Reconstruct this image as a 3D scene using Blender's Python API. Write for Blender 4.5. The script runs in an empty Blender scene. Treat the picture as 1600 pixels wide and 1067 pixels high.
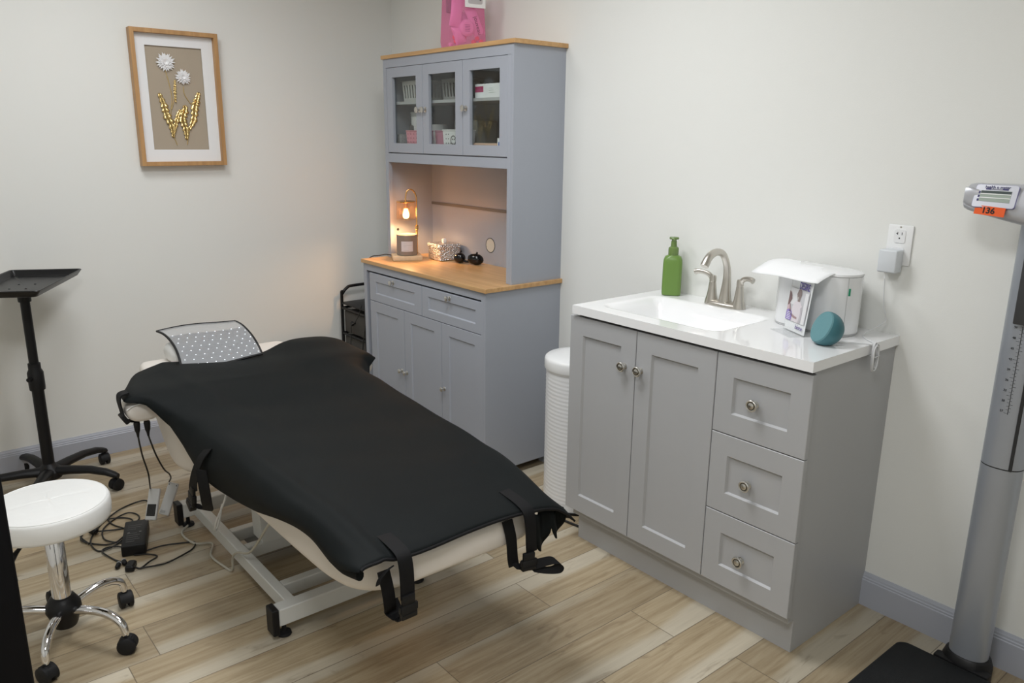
import bpy, bmesh, math, random
from mathutils import Vector, Matrix
random.seed(7)
C = bpy.context.scene.collection
PI = math.pi
V = Vector

# ------------------------------------------------------------------ camera
cam = bpy.data.cameras.new('camera')
cam.sensor_fit = 'HORIZONTAL'; cam.sensor_width = 36.0
cam.lens = 1231.2 / 1600 * 36.0
cam.clip_start = 0.05
cam_o = bpy.data.objects.new('camera', cam); C.objects.link(cam_o)
_r = V((0.6359428641740795, 0.771660254121703, 0.010822463439384233))
_u = V((-0.2006660386186863, 0.1517997817757162, 0.9678274470162173))
_f = V((-0.7451911261221191, 0.6176546595482573, -0.25138199435754016))
_m = Matrix((_r, _u, -_f)).transposed().to_4x4()
_m.translation = V((4.00355, -2.42958, 1.51404))
cam_o.matrix_world = _m
bpy.context.scene.camera = cam_o

# ------------------------------------------------------------------ light
sc = bpy.context.scene
sc.view_settings.view_transform = 'Standard'
sc.view_settings.look = 'None'
sc.view_settings.gamma = 1.0
sc.view_settings.use_curve_mapping = False
sc.view_settings.exposure = 0.36
w = bpy.data.worlds.new('world'); sc.world = w; w.use_nodes = True
w.node_tree.nodes['Background'].inputs[0].default_value = (0.90, 0.96, 1.0, 1)
w.node_tree.nodes['Background'].inputs[1].default_value = 0.02

def area(name, loc, sx, sy, power, col, rot=(0, 0, 0)):
    l = bpy.data.lights.new(name, 'AREA'); l.shape = 'RECTANGLE'; l.size = sx; l.size_y = sy
    l.energy = power; l.color = col; l.spread = math.radians(172)
    o = bpy.data.objects.new(name, l); o.location = loc; o.rotation_euler = rot; C.objects.link(o)
    return o
H = 2.62
PANELS = [(2.10, -1.20, 0.60, 0.60, 15.5), (3.60, -2.35, 0.60, 0.60, 19), (1.05, -1.70, 0.60, 0.60, 9.5)]  # the third panel is added to brighten the left wall
for i, (lx, ly, sx, sy, pw) in enumerate(PANELS):
    area('panel_lamp', (lx, ly, H - 0.03), sx - .04, sy - .04, pw, (0.965, 0.98, 1.0))

# ------------------------------------------------------------------ helpers
def BM(): return bmesh.new()

def tag(o, label=None, cat=None, group=None, kind=None):
    if label: o['label'] = label
    if cat: o['category'] = cat
    if group: o['group'] = group
    if kind: o['kind'] = kind
    return o

def thing(name, label, cat, loc=(0, 0, 0), rotz=0.0, group=None):
    o = bpy.data.objects.new(name, None); C.objects.link(o)
    o.empty_display_size = 0.05
    o.location = loc; o.rotation_euler = (0, 0, rotz)
    return tag(o, label, cat, group)

def root_of(o):
    while o.parent: o = o.parent
    return o

def obj(name, bm, mat, parent=None, world=True, smooth=True, ang=0.6, label=None):
    """link bm as ONE mesh object. world=True: vertices are in world coordinates"""
    bmesh.ops.recalc_face_normals(bm, faces=bm.faces[:])
    me = bpy.data.meshes.new(name)
    if parent is None:
        xs = [v.co for v in bm.verts]
        c = V(((min(v.x for v in xs) + max(v.x for v in xs)) / 2, (min(v.y for v in xs) + max(v.y for v in xs)) / 2, min(v.z for v in xs)))
        bmesh.ops.translate(bm, verts=bm.verts, vec=-c)
    elif world:
        bmesh.ops.translate(bm, verts=bm.verts, vec=-root_of(parent).location)
    bm.to_mesh(me); bm.free()
    if smooth:
        me.polygons.foreach_set('use_smooth', [True] * len(me.polygons))
        me.set_sharp_from_angle(angle=ang)
    for m in (mat if isinstance(mat, (list, tuple)) else [mat]):
        me.materials.append(m)
    o = bpy.data.objects.new(name, me); C.objects.link(o)
    if parent is None: o.location = c
    else: o.parent = parent
    if label: o['label'] = label
    return o

def struct(name, bm, mat, **k):
    o = obj(name, bm, mat, **k); o['kind'] = 'structure'; return o

def xf(bm, n0, M):
    bm.verts.ensure_lookup_table()
    bmesh.ops.transform(bm, matrix=M, verts=bm.verts[n0:])

def box(bm, lo, hi, bev=0.0, seg=2, M=None, mi=0):
    n0 = len(bm.verts); nf = len(bm.faces)
    x0, y0, z0 = lo; x1, y1, z1 = hi
    vs = [bm.verts.new(p) for p in ((x0,y0,z0),(x1,y0,z0),(x1,y1,z0),(x0,y1,z0),(x0,y0,z1),(x1,y0,z1),(x1,y1,z1),(x0,y1,z1))]
    fs = [bm.faces.new([vs[i] for i in q]) for q in ((0,3,2,1),(4,5,6,7),(0,1,5,4),(1,2,6,5),(2,3,7,6),(3,0,4,7))]
    if bev > 0:
        es = list({e for f in fs for e in f.edges})
        bmesh.ops.bevel(bm, geom=es, offset=bev, segments=seg, affect='EDGES', profile=0.5)
    bm.verts.ensure_lookup_table(); bm.faces.ensure_lookup_table()
    if M is not None: bmesh.ops.transform(bm, matrix=M, verts=bm.verts[n0:] if bev == 0 else list({v for f in bm.faces[nf if bev == 0 else max(0, nf):] for v in f.verts}))
    if mi:
        for f in bm.faces[nf:]: f.material_index = mi
    return bm

def boxm(lo, hi, bev, M, seg=2):
    """a box mesh of its own, transformed"""
    b = BM(); box(b, lo, hi, bev, seg); bmesh.ops.transform(b, matrix=M, verts=b.verts[:]); return b

def add(bm, other, mi=None):
    """append a bmesh to another"""
    me = bpy.data.meshes.new('tmp'); other.to_mesh(me); other.free()
    nf = len(bm.faces)
    bm.from_mesh(me); bpy.data.meshes.remove(me)
    if mi is not None:
        bm.faces.ensure_lookup_table()
        for f in bm.faces[nf:]: f.material_index = mi

def lathe(bm, prof, c=(0, 0, 0), seg=32, M=None, mi=0, sx=1.0, sy=1.0):
    rings = []; allv = []
    for r, z in prof:
        if r <= 1e-6:
            v = bm.verts.new((0, 0, z)); rings.append([v]); allv.append(v)
        else:
            ring = [bm.verts.new((r*sx*math.cos(2*PI*k/seg), r*sy*math.sin(2*PI*k/seg), z)) for k in range(seg)]
            rings.append(ring); allv += ring
    for a, b in zip(rings, rings[1:]):
        for k in range(seg):
            k2 = (k+1) % seg
            if len(a) == 1 and len(b) == 1: continue
            if len(a) == 1: f = bm.faces.new((a[0], b[k2], b[k]))
            elif len(b) == 1: f = bm.faces.new((a[k], a[k2], b[0]))
            else: f = bm.faces.new((a[k], a[k2], b[k2], b[k]))
            f.material_index = mi
    T = Matrix.Translation(c) @ (M if M is not None else Matrix.Identity(4))
    bmesh.ops.transform(bm, matrix=T, verts=allv)
    return allv

def cyl(bm, c, r, z0, z1, seg=24, M=None, bev=0.0, mi=0):
    if bev > 0:
        prof = [(0, z0), (r-bev, z0), (r-bev*.3, z0+bev*.3), (r, z0+bev), (r, z1-bev), (r-bev*.3, z1-bev*.3), (r-bev, z1), (0, z1)]
    else:
        prof = [(0, z0), (r, z0), (r, z1), (0, z1)]
    return lathe(bm, prof, c, seg, M, mi)

def catmull(pts, n=6):
    pts = [V(p) for p in pts]
    if len(pts) < 3: return pts
    out = []
    P = [pts[0]*2-pts[1]] + pts + [pts[-1]*2-pts[-2]]
    for i in range(1, len(P)-2):
        p0, p1, p2, p3 = P[i-1:i+3]
        for k in range(n):
            t = k/n
            out.append(0.5*((2*p1)+(p2-p0)*t+(2*p0-5*p1+4*p2-p3)*t*t+(3*p1-p0-3*p2+p3)*t**3))
    out.append(pts[-1]); return out

def tube(bm, pts, r, seg=8, smooth=6, closed=False, mi=0, rz=None):
    """round tube along pts; r a number or a list per input point"""
    rr = r if isinstance(r, (list, tuple)) else None
    q = catmull(pts, smooth) if smooth else [V(p) for p in pts]
    n = len(q); frames = []
    t = (q[1]-q[0]).normalized()
    ref = V((0, 0, 1)) if abs(t.z) < 0.9 else V((1, 0, 0))
    nrm = (ref - t*ref.dot(t)).normalized()
    rings = []
    for i, p in enumerate(q):
        t2 = (q[min(i+1, n-1)]-q[max(i-1, 0)])
        t2 = t2.normalized() if t2.length > 1e-9 else t
        nrm = (nrm - t2*nrm.dot(t2))
        nrm = nrm.normalized() if nrm.length > 1e-6 else V((1, 0, 0))
        bn = t2.cross(nrm); t = t2
        if rr:
            f = i/(n-1)*(len(rr)-1); a = int(min(f, len(rr)-2)); R = rr[a]*(1-(f-a))+rr[a+1]*(f-a)
        else: R = r
        rings.append([bm.verts.new(p + nrm*(R*math.cos(2*PI*k/seg)) + bn*(R*(rz or 1)*math.sin(2*PI*k/seg))) for k in range(seg)])
    for a, b in zip(rings, rings[1:]):
        for k in range(seg):
            f = bm.faces.new((a[k], a[(k+1) % seg], b[(k+1) % seg], b[k])); f.material_index = mi
    for ring in (rings[0], rings[-1]):
        f = bm.faces.new(ring); f.material_index = mi
    return bm

def ribbon(bm, pts, wv, th=0.003, smooth=4):
    """flat webbing of width vector wv along pts"""
    q = catmull(pts, smooth) if smooth else [V(p) for p in pts]
    wv = V(wv); rings = []
    for i, p in enumerate(q):
        t = (q[min(i+1, len(q)-1)]-q[max(i-1, 0)]).normalized()
        n = t.cross(wv).normalized()*th/2
        rings.append([bm.verts.new(p+a) for a in (wv/2+n, wv/2-n, -wv/2-n, -wv/2+n)])
    for a, b in zip(rings, rings[1:]):
        for k in range(4): bm.faces.new((a[k], a[(k+1) % 4], b[(k+1) % 4], b[k]))
    bm.faces.new(rings[0]); bm.faces.new(rings[-1])
    return bm

def prism(bm, poly, a, b, axis='z', M=None, mi=0):
    """extrude the 2D polygon between a and b along an axis"""
    def P(u, v, t):
        return {'z': (u, v, t), 'y': (u, t, v), 'x': (t, u, v)}[axis]
    A = [bm.verts.new(P(u, v, a)) for u, v in poly]; B = [bm.verts.new(P(u, v, b)) for u, v in poly]
    n = len(poly); fs = [bm.faces.new(A), bm.faces.new(B[::-1])]
    for k in range(n): fs.append(bm.faces.new((A[k], A[(k+1) % n], B[(k+1) % n], B[k])))
    for f in fs: f.material_index = mi
    if M is not None: bmesh.ops.transform(bm, matrix=M, verts=A+B)
    return A+B

def rrect(w, h, r, n=6, cx=0, cy=0):
    out = []
    for (sx, sy, a0) in ((1, 1, 0), (-1, 1, 90), (-1, -1, 180), (1, -1, 270)):
        for k in range(n+1):
            a = math.radians(a0+90*k/n)
            out.append((cx+sx*(w/2-r)+r*math.cos(a), cy+sy*(h/2-r)+r*math.sin(a)))
    return out

def loft(bm, rings, cap=True, closed=True, mi=0):
    R = [[bm.verts.new(p) for p in r] for r in rings]
    for a, b in zip(R, R[1:]):
        n = len(a)
        for k in range(n if closed else n-1):
            f = bm.faces.new((a[k], a[(k+1) % n], b[(k+1) % n], b[k])); f.material_index = mi
    if cap:
        for r in (R[0], R[-1]):
            f = bm.faces.new(r); f.material_index = mi
    return R

def text_bm(s, size, M, ext=0.0003, bold=0.0, align='CENTER'):
    cu = bpy.data.curves.new('txt', 'FONT'); cu.body = s; cu.size = size; cu.extrude = ext; cu.offset = bold
    cu.align_x = align; cu.align_y = 'CENTER'; cu.resolution_u = 3
    o = bpy.data.objects.new('txt', cu); C.objects.link(o)
    dg = bpy.context.evaluated_depsgraph_get(); dg.update()
    me = bpy.data.meshes.new_from_object(o.evaluated_get(dg))
    b = BM(); b.from_mesh(me); bpy.data.meshes.remove(me)
    bpy.data.objects.remove(o); bpy.data.curves.remove(cu)
    bmesh.ops.transform(b, matrix=M, verts=b.verts[:])
    return b

def frame(o, x, y, z=None):
    """matrix from local xyz axes and origin"""
    x = V(x).normalized(); y = V(y); y = (y-x*y.dot(x)).normalized(); z = x.cross(y)
    m = Matrix((x, y, z)).transposed().to_4x4(); m.translation = V(o); return m

def RZ(a): return Matrix.Rotation(a, 4, 'Z')
def RX(a): return Matrix.Rotation(a, 4, 'X')
def RY(a): return Matrix.Rotation(a, 4, 'Y')
def T(*p): return Matrix.Translation(p)

# ------------------------------------------------------------------ materials
def mat(name, col, rough=0.5, metal=0.0, bump=0.0, bscale=200.0, var=0.0, vscale=3.0, trans=0.0, alpha=1.0, emit=None, estr=0.0, coat=0.0, spec=None, ior=None, sheen=0.0):
    m = bpy.data.materials.new(name); m.use_nodes = True
    nt = m.node_tree; b = nt.nodes['Principled BSDF']
    b.inputs['Base Color'].default_value = (*col, 1); b.inputs['Roughness'].default_value = rough; b.inputs['Metallic'].default_value = metal
    b.inputs['Transmission Weight'].default_value = trans; b.inputs['Alpha'].default_value = alpha; b.inputs['Coat Weight'].default_value = coat
    if spec is not None: b.inputs['Specular IOR Level'].default_value = spec
    if ior: b.inputs['IOR'].default_value = ior
    if sheen: b.inputs['Sheen Weight'].default_value = sheen
    if emit: b.inputs['Emission Color'].default_value = (*emit, 1); b.inputs['Emission Strength'].default_value = estr
    tc = nt.nodes.new('ShaderNodeTexCoord')
    if bump:
        n = nt.nodes.new('ShaderNodeTexNoise'); n.inputs['Scale'].default_value = bscale; n.inputs['Detail'].default_value = 3
        bp = nt.nodes.new('ShaderNodeBump'); bp.inputs['Strength'].default_value = bump; bp.inputs['Distance'].default_value = 0.002
        nt.links.new(tc.outputs['Object'], n.inputs['Vector']); nt.links.new(n.outputs['Fac'], bp.inputs['Height']); nt.links.new(bp.outputs['Normal'], b.inputs['Normal'])
    if var:
        n = nt.nodes.new('ShaderNodeTexNoise'); n.inputs['Scale'].default_value = vscale; n.inputs['Detail'].default_value = 4
        mx = nt.nodes.new('ShaderNodeMix'); mx.data_type = 'RGBA'
        mx.inputs[6].default_value = (*[c*(1-var) for c in col], 1); mx.inputs[7].default_value = (*[min(1, c*(1+var)) for c in col], 1)
        nt.links.new(tc.outputs['Object'], n.inputs['Vector']); nt.links.new(n.outputs['Fac'], mx.inputs[0]); nt.links.new(mx.outputs[2], b.inputs['Base Color'])
    return m

def wood_mat(name, c1, c2, axis='x', rough=0.4, scale=1.0):
    m = mat(name, c1, rough); nt = m.node_tree; b = nt.nodes['Principled BSDF']
    tc = nt.nodes.new('ShaderNodeTexCoord'); mp = nt.nodes.new('ShaderNodeMapping')
    s = {'x': (2, 30, 30), 'y': (30, 2, 30), 'z': (30, 30, 2)}[axis]
    mp.inputs['Scale'].default_value = [k*scale for k in s]
    n = nt.nodes.new('ShaderNodeTexNoise'); n.inputs['Scale'].default_value = 1.5; n.inputs['Detail'].default_value = 6; n.inputs['Distortion'].default_value = 0.6
    cr = nt.nodes.new('ShaderNodeValToRGB'); cr.color_ramp.elements[0].position = 0.35; cr.color_ramp.elements[1].position = 0.7
    cr.color_ramp.elements[0].color = (*c1, 1); cr.color_ramp.elements[1].color = (*c2, 1)
    nt.links.new(tc.outputs['Object'], mp.inputs[0]); nt.links.new(mp.outputs[0], n.inputs['Vector']); nt.links.new(n.outputs['Fac'], cr.inputs[0]); nt.links.new(cr.outputs[0], b.inputs['Base Color'])
    return m

def clear_mat(name, tint, gloss=0.12, rough=0.05, opacity=0.0, body=(1, 1, 1), lucent=False):
    """thin clear sheet: transparent, a little body colour, glossy film"""
    m = bpy.data.materials.new(name); m.use_nodes = True; nt = m.node_tree; nt.nodes.clear()
    out = nt.nodes.new('ShaderNodeOutputMaterial'); tr = nt.nodes.new('ShaderNodeBsdfTransparent'); tr.inputs[0].default_value = (*tint, 1)
    df = nt.nodes.new('ShaderNodeBsdfTranslucent' if lucent else 'ShaderNodeBsdfDiffuse'); df.inputs[0].default_value = (*body, 1)
    gl = nt.nodes.new('ShaderNodeBsdfGlossy'); gl.inputs['Roughness'].default_value = rough
    m1 = nt.nodes.new('ShaderNodeMixShader'); m1.inputs[0].default_value = opacity
    m2 = nt.nodes.new('ShaderNodeMixShader'); lw = nt.nodes.new('ShaderNodeLayerWeight'); lw.inputs[0].default_value = .5; fr = nt.nodes.new('ShaderNodeMath'); fr.operation = 'POWER'; fr.inputs[1].default_value = 4.0; nt.links.new(lw.outputs['Facing'], fr.inputs[0])
    mu = nt.nodes.new('ShaderNodeMath'); mu.operation = 'MULTIPLY_ADD'; mu.inputs[1].default_value = 0.6; mu.inputs[2].default_value = 0.02+gloss*0.06
    nt.links.new(fr.outputs[0], mu.inputs[0]); nt.links.new(tr.outputs[0], m1.inputs[1]); nt.links.new(df.outputs[0], m1.inputs[2])
    nt.links.new(m1.outputs[0], m2.inputs[1]); nt.links.new(gl.outputs[0], m2.inputs[2]); nt.links.new(mu.outputs[0], m2.inputs[0]); nt.links.new(m2.outputs[0], out.inputs[0])
    return m

def floor_mat():
    m = mat('floor_planks', (.5, .4, .3), 0.42); nt = m.node_tree; N = nt.nodes.new; L = nt.links.new; b = nt.nodes['Principled BSDF']
    tc = N('ShaderNodeTexCoord'); sp = N('ShaderNodeSeparateXYZ'); L(tc.outputs['Object'], sp.inputs[0])
    def M(op, a, b_=None, c=None):
        n = N('ShaderNodeMath'); n.operation = op
        for i, v in enumerate((a, b_, c)):
            if v is None: continue
            if isinstance(v, (int, float)): n.inputs[i].default_value = v
            else: L(v, n.inputs[i])
        return n.outputs[0]
    PW, PL = 0.1815, 1.22
    xs = M('DIVIDE', M('ADD', sp.outputs[0], 10*PW - 2.125), PW)
    ix = M('FLOOR', xs); fx = M('SUBTRACT', xs, ix)
    wn = N('ShaderNodeTexWhiteNoise'); wn.noise_dimensions = '1D'; L(ix, wn.inputs['W'])
    # joints seen at y=-.737 (plank 9), -1.30 (plank 11), -.65 (plank 12)
    off = M('ADD', M('MULTIPLY', M('COMPARE', ix, 9.0, .1), 0.737),
            M('ADD', M('MULTIPLY', M('COMPARE', ix, 11.0, .1), 1.30), M('MULTIPLY', M('COMPARE', ix, 12.0, .1), 0.65)))
    known = M('MAXIMUM', M('COMPARE', ix, 9.0, .1), M('MAXIMUM', M('COMPARE', ix, 11.0, .1), M('COMPARE', ix, 12.0, .1)))
    rnd = M('MULTIPLY', M('MULTIPLY', wn.outputs['Value'], PL), M('SUBTRACT', 1.0, known))
    ys = M('DIVIDE', M('ADD', M('ADD', sp.outputs[1], 4*PL), M('ADD', off, rnd)), PL)
    iy = M('FLOOR', ys); fy = M('SUBTRACT', ys, iy)
    cb = N('ShaderNodeCombineXYZ'); L(ix, cb.inputs[0]); L(iy, cb.inputs[1])
    w2 = N('ShaderNodeTexWhiteNoise'); w2.noise_dimensions = '2D'; L(cb.outputs[0], w2.inputs['Vector'])
    # plank-local coordinates, shifted per plank
    shift = N('ShaderNodeVectorMath'); shift.operation = 'MULTIPLY'; L(w2.outputs['Color'], shift.inputs[0]); shift.inputs[1].default_value = (17, 29, 11)
    addv = N('ShaderNodeVectorMath'); addv.operation = 'ADD'; L(tc.outputs['Object'], addv.inputs[0]); L(shift.outputs[0], addv.inputs[1])
    def noise(scale, detail, dist, rough=.5):
        mp = N('ShaderNodeMapping'); mp.inputs['Scale'].default_value = scale; L(addv.outputs[0], mp.inputs[0])
        n = N('ShaderNodeTexNoise'); n.inputs['Scale'].default_value = 1; n.inputs['Detail'].default_value = detail; n.inputs['Distortion'].default_value = dist; n.inputs['Roughness'].default_value = rough
        L(mp.outputs[0], n.inputs['Vector']); return n.outputs['Fac']
    broad = noise((9, 1.1, 1), 2, .5); grain = noise((60, 3.0, 1), 5, .6, .65); fine = noise((260, 9, 1), 3, .2)
    knot = noise((13, 3.6, 1), 3, 1.6, .6)
    # pale sap streak along one side of many planks, its width and side random per plank
    se = N('ShaderNodeSeparateColor'); L(w2.outputs['Color'], se.inputs[0])
    side = M('GREATER_THAN', se.outputs[0], .5)
    dx = M('ADD', M('MULTIPLY', side, fx), M('MULTIPLY', M('SUBTRACT', 1, side), M('SUBTRACT', 1, fx)))
    wob = M('MULTIPLY', M('SUBTRACT', broad, .5), .7)
    width = M('MULTIPLY', se.outputs[1], .42)
    sap = N('ShaderNodeMapRange'); sap.interpolation_type = 'SMOOTHSTEP'
    L(M('SUBTRACT', M('ADD', dx, wob), width), sap.inputs['Value']); sap.inputs['From Min'].default_value = 0.16; sap.inputs['From Max'].default_value = -0.06; sap.inputs['To Min'].default_value = 0; sap.inputs['To Max'].default_value = 1
    def ramp(fac, stops):
        r = N('ShaderNodeValToRGB'); L(fac, r.inputs[0]); e = r.color_ramp.elements
        e[0].position, e[0].color = stops[0][0], (*stops[0][1], 1); e[1].position, e[1].color = stops[-1][0], (*stops[-1][1], 1)
        for p, c in stops[1:-1]:
            q = e.new(p); q.color = (*c, 1)
        return r.outputs[0]
    def mix(f, a, b_, mode='MIX'):
        n = N('ShaderNodeMix'); n.data_type = 'RGBA'; n.blend_type = mode
        for k, v in ((0, f), (6, a), (7, b_)):
            if isinstance(v, float): n.inputs[k].default_value = v
            elif isinstance(v, tuple): n.inputs[k].default_value = (*v, 1)
            else: L(v, n.inputs[k])
        return n.outputs[2]
    base = ramp(grain, [(.28, FL[0]), (.5, FL[1]), (.72, FL[2])])
    base = mix(M('MULTIPLY', sap.outputs[0], .66), base, FL[3])
    kn = N('ShaderNodeMapRange'); L(knot, kn.inputs['Value']); kn.inputs['From Min'].default_value = .60; kn.inputs['From Max'].default_value = .74
    base = mix(M('MULTIPLY', kn.outputs[0], .55), base, FL[4])
    tone = M('ADD', .86, M('MULTIPLY', se.outputs[2], .24))
    tn = N('ShaderNodeCombineXYZ'); [L(M('MULTIPLY', tone, M('ADD', .94, M('MULTIPLY', fine, .12))), tn.inputs[i]) for i in range(3)]
    base = mix(1.0, base, tn.outputs[0], 'MULTIPLY')
    ex = M('MINIMUM', fx, M('SUBTRACT', 1, fx)); ey = M('MULTIPLY', M('MINIMUM', fy, M('SUBTRACT', 1, fy)), PL/PW)
    e = M('MINIMUM', ex, ey); line = M('LESS_THAN', e, .0075)
    base = mix(M('MULTIPLY', line, .75), base, (.10, .075, .05))
    L(base, b.inputs['Base Color'])
    bp = N('ShaderNodeBump'); bp.inputs['Strength'].default_value = .25; bp.inputs['Distance'].default_value = .001
    L(M('SUBTRACT', M('MULTIPLY', grain, .5), line), bp.inputs['Height']); L(bp.outputs[0], b.inputs['Normal'])
    L(M('ADD', .34, M('MULTIPLY', grain, .16)), b.inputs['Roughness'])
    return m
FL = [(.275, .205, .120), (.385, .305, .195), (.47, .39, .265), (.58, .535, .435), (.15, .10, .055)]

M_wall = mat('wall_paint', (.81, .815, .785), .85, bump=.12, bscale=350)
M_ceil = mat('ceiling_paint', (.85, .85, .84), .9, bump=.2, bscale=120)
M_base = mat('baseboard_paint', (.42, .44, .50), .42)
M_floor = floor_mat()
M_cab = mat('grey_blue_laminate', (.365, .388, .440), .42, bump=.03, bscale=600)
M_cab_in = mat('grey_blue_laminate_inner', (.335, .352, .400), .5)
M_oak = wood_mat('oak_laminate', (.50, .285, .115), (.64, .39, .175), 'x', .34)
M_van = mat('grey_vanity_paint', (.43, .435, .445), .38, bump=.02, bscale=500)
M_marble = mat('white_cultured_marble', (.90, .905, .91), .09, var=.02, vscale=6, coat=.3)
M_dark = mat('gap_shade_black', (.02, .02, .02), .8)  # near-black: painted shade for the front gaps, also joints and holes
M_nickel = mat('brushed_nickel', (.60, .57, .52), .30, 1.0)
M_knob = mat('aged_nickel', (.64, .63, .60), .28, 1.0)
M_groove = mat('dark_knob_groove', (.10, .09, .07), .4, .8)
M_chrome = mat('chrome', (.80, .80, .82), .07, 1.0)
M_brass = mat('polished_brass', (.85, .52, .20), .18, 1.0)
M_silver = mat('hammered_silver', (.72, .70, .70), .38, 1.0)
M_blackp = mat('black_plastic', (.008, .008, .009), .45, bump=.05, bscale=400, spec=.3)
M_blackm = mat('black_powder_coat', (.007, .007, .008), .42, spec=.3)
M_rubber = mat('black_rubber', (.010, .010, .011), .6, spec=.3)
M_cord = mat('black_cord', (.010, .010, .010), .45)
M_cloth = mat('black_mat_fabric', (.0062, .0080, .0085), .62, bump=.25, bscale=900, spec=.13)
M_web = mat('black_webbing', (.006, .006, .007), .6, bump=.4, bscale=900, spec=.2)
M_pu = mat('cream_upholstery', (.78, .73, .67), .45, bump=.05, bscale=300)
M_whitepu = mat('white_upholstery', (.84, .845, .83), .42, bump=.06, bscale=300)
M_frame = mat('white_powder_coat', (.66, .67, .65), .38)
M_white = mat('white_plastic', (.86, .87, .87), .30)
M_whiteg = mat('white_plastic_gloss', (.84, .85, .86), .15, coat=.3)
M_binw = mat('white_bin_plastic', (.80, .81, .82), .32)
M_paper = mat('white_paper', (.92, .93, .94), .7)
M_green = mat('green_bottle', (.15, .27, .055), .34, var=.04, vscale=8)
M_greenc = mat('green_pump', (.20, .31, .09), .25, trans=.3)
M_teal = mat('teal_speaker', (.045, .16, .19), .45)
M_tealf = mat('teal_grille_fabric', (.13, .29, .32), .8, bump=.5, bscale=1500)
M_mesh_silver = mat('silver_plastic', (.55, .56, .60), .30, .55)
M_alu = mat('brushed_column', (.36, .385, .43), .36, .45)
M_orange = mat('orange_label', (.85, .12, .02), .5)
M_ink = mat('black_ink', (.01, .01, .01), .6)
M_navy = mat('navy_print', (.025, .02, .13), .5)
M_lcd = mat('lcd_glass', (.36, .42, .37), .2)
M_lcdd = mat('dark_lcd_band', (.07, .09, .09), .2)
M_mat_black = mat('black_textured_rubber', (.010, .011, .012), .6, bump=.9, bscale=450, spec=.25)
M_oakframe = wood_mat('picture_frame_oak', (.42, .23, .09), (.54, .31, .13), 'z', .45)
M_taupe = mat('taupe_board', (.42, .355, .275), .85, var=.03, vscale=5)
M_matb = mat('white_mount', (.84, .85, .86), .8)
M_gold = mat('gold_leaf', (.86, .66, .30), .30, 1.0)
M_petal = mat('white_petals', (.88, .88, .89), .8)
M_grey = mat('grey_plastic', (.42, .43, .43), .4)
M_candle = mat('taupe_candle_glass', (.25, .20, .165), .4)
M_wax = mat('candle_wax', (.85, .70, .45), .5)
M_pine = wood_mat('pale_lamp_wood', (.66, .50, .32), (.74, .58, .38), 'x', .5)
M_glass = clear_mat('door_glass', (.90, .92, .91), .4, .02)
M_amber = clear_mat('amber_glass', (.97, .80, .62), 1.5, .08, .10, (.55, .38, .25))
M_clear = clear_mat('clear_plastic', (.94, .95, .96), .35, .10, .08)
M_film = clear_mat('clear_film', (.88, .90, .92), .4, .2, .50, (.50, .51, .52))
M_pinkfilm = clear_mat('pink_film', (1.0, .66, .82), .9, .12, .27, (1.0, .24, .52))
M_acryl = clear_mat('acrylic', (.98, .985, .985), .3, .04, .01)
M_pink = mat('pink_plastic', (.85, .34, .42), .45)
M_pinkpk = mat('pink_package', (.95, .66, .86), .3)
M_redpk = mat('red_candy', (1.0, .16, .14), .3)
M_fabricbin = mat('brown_grey_fabric_drawer', (.060, .056, .05), .85, bump=.3, bscale=600)
M_led = mat('led_white', (1, 1, 1), .4, emit=(.85, .92, 1.0), estr=1.1)
M_mask = mat('grey_led_lining', (.115, .125, .15), .40, coat=.2)
M_bulb = mat('bulb_glow', (1, .8, .5), .4, emit=(1.0, .62, .28), estr=7)

# ------------------------------------------------------------------ the room
RX1, RY0 = 4.95, -3.75
def slab(lo, hi): b = BM(); box(b, lo, hi); return b
struct('floor', slab((-.1, RY0-.1, -.1), (RX1+.1, .1, 0)), M_floor, smooth=False).location = (0, 0, -.1)
_f = bpy.data.objects['floor']
# keep the floor's own coordinates equal to the room's
_c = V(((-.1+RX1+.1)/2, (RY0-.1+.1)/2, 0)); 
for v in _f.data.vertices: v.co += V((_c.x, _c.y, 0))
struct('ceiling', slab((-.1, RY0-.1, H), (RX1+.1, .1, H+.1)), M_ceil, smooth=False)
struct('wall_left', slab((-.1, RY0-.1, 0), (0, .1, H)), M_wall, smooth=False)
struct('wall_right', slab((0, 0, 0), (RX1+.1, .1, H)), M_wall, smooth=False)
struct('wall_front', slab((-.0, RY0-.1, 0), (RX1+.1, RY0, H)), M_wall, smooth=False)
struct('wall_back', slab((RX1, RY0, 0), (RX1+.1, 0, H)), M_wall, smooth=False)
BBP = [(0, 0), (.014, 0), (.014, .092), (.0115, .095), (.0115, .1), (.009, .103), (.008, .109), (.005, .114), (.0035, .118), (0, .118)]
b = BM(); prism(b, [(u, z) for u, z in BBP], RY0, -.014, 'y'); struct('baseboard_left', b, M_base, ang=.3)
b = BM(); prism(b, [(-u, z) for u, z in BBP], 0, RX1, 'x'); struct('baseboard_right', b, M_base, ang=.3)
for i, (lx, ly, sx, sy, pw) in enumerate(PANELS):
    t = thing('ceiling_light', ['white flat ceiling light panel above the treatment bed and sink unit', 'white flat ceiling light panel behind the camera', 'added white ceiling light panel above the bed head, lighting the left wall'][i], 'light', (lx, ly, H-.02))
    b = BM()
    for lo, hi in (((-sx/2-.02, -sy/2-.02, 0), (sx/2+.02, -sy/2, .02)), ((-sx/2-.02, sy/2, 0), (sx/2+.02, sy/2+.02, .02)), ((-sx/2-.02, -sy/2, 0), (-sx/2, sy/2, .02)), ((sx/2, -sy/2, 0), (sx/2+.02, sy/2, .02))): box(b, lo, hi)
    obj('frame', b, M_white, t, world=False)
    b = BM(); box(b, (-sx/2, -sy/2, .012), (sx/2, sy/2, .018)); obj('diffuser', b, mat('diffuser_glow', (1, 1, 1), .6, emit=(.95, .985, 1), estr=1.0), t, world=False)

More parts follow.
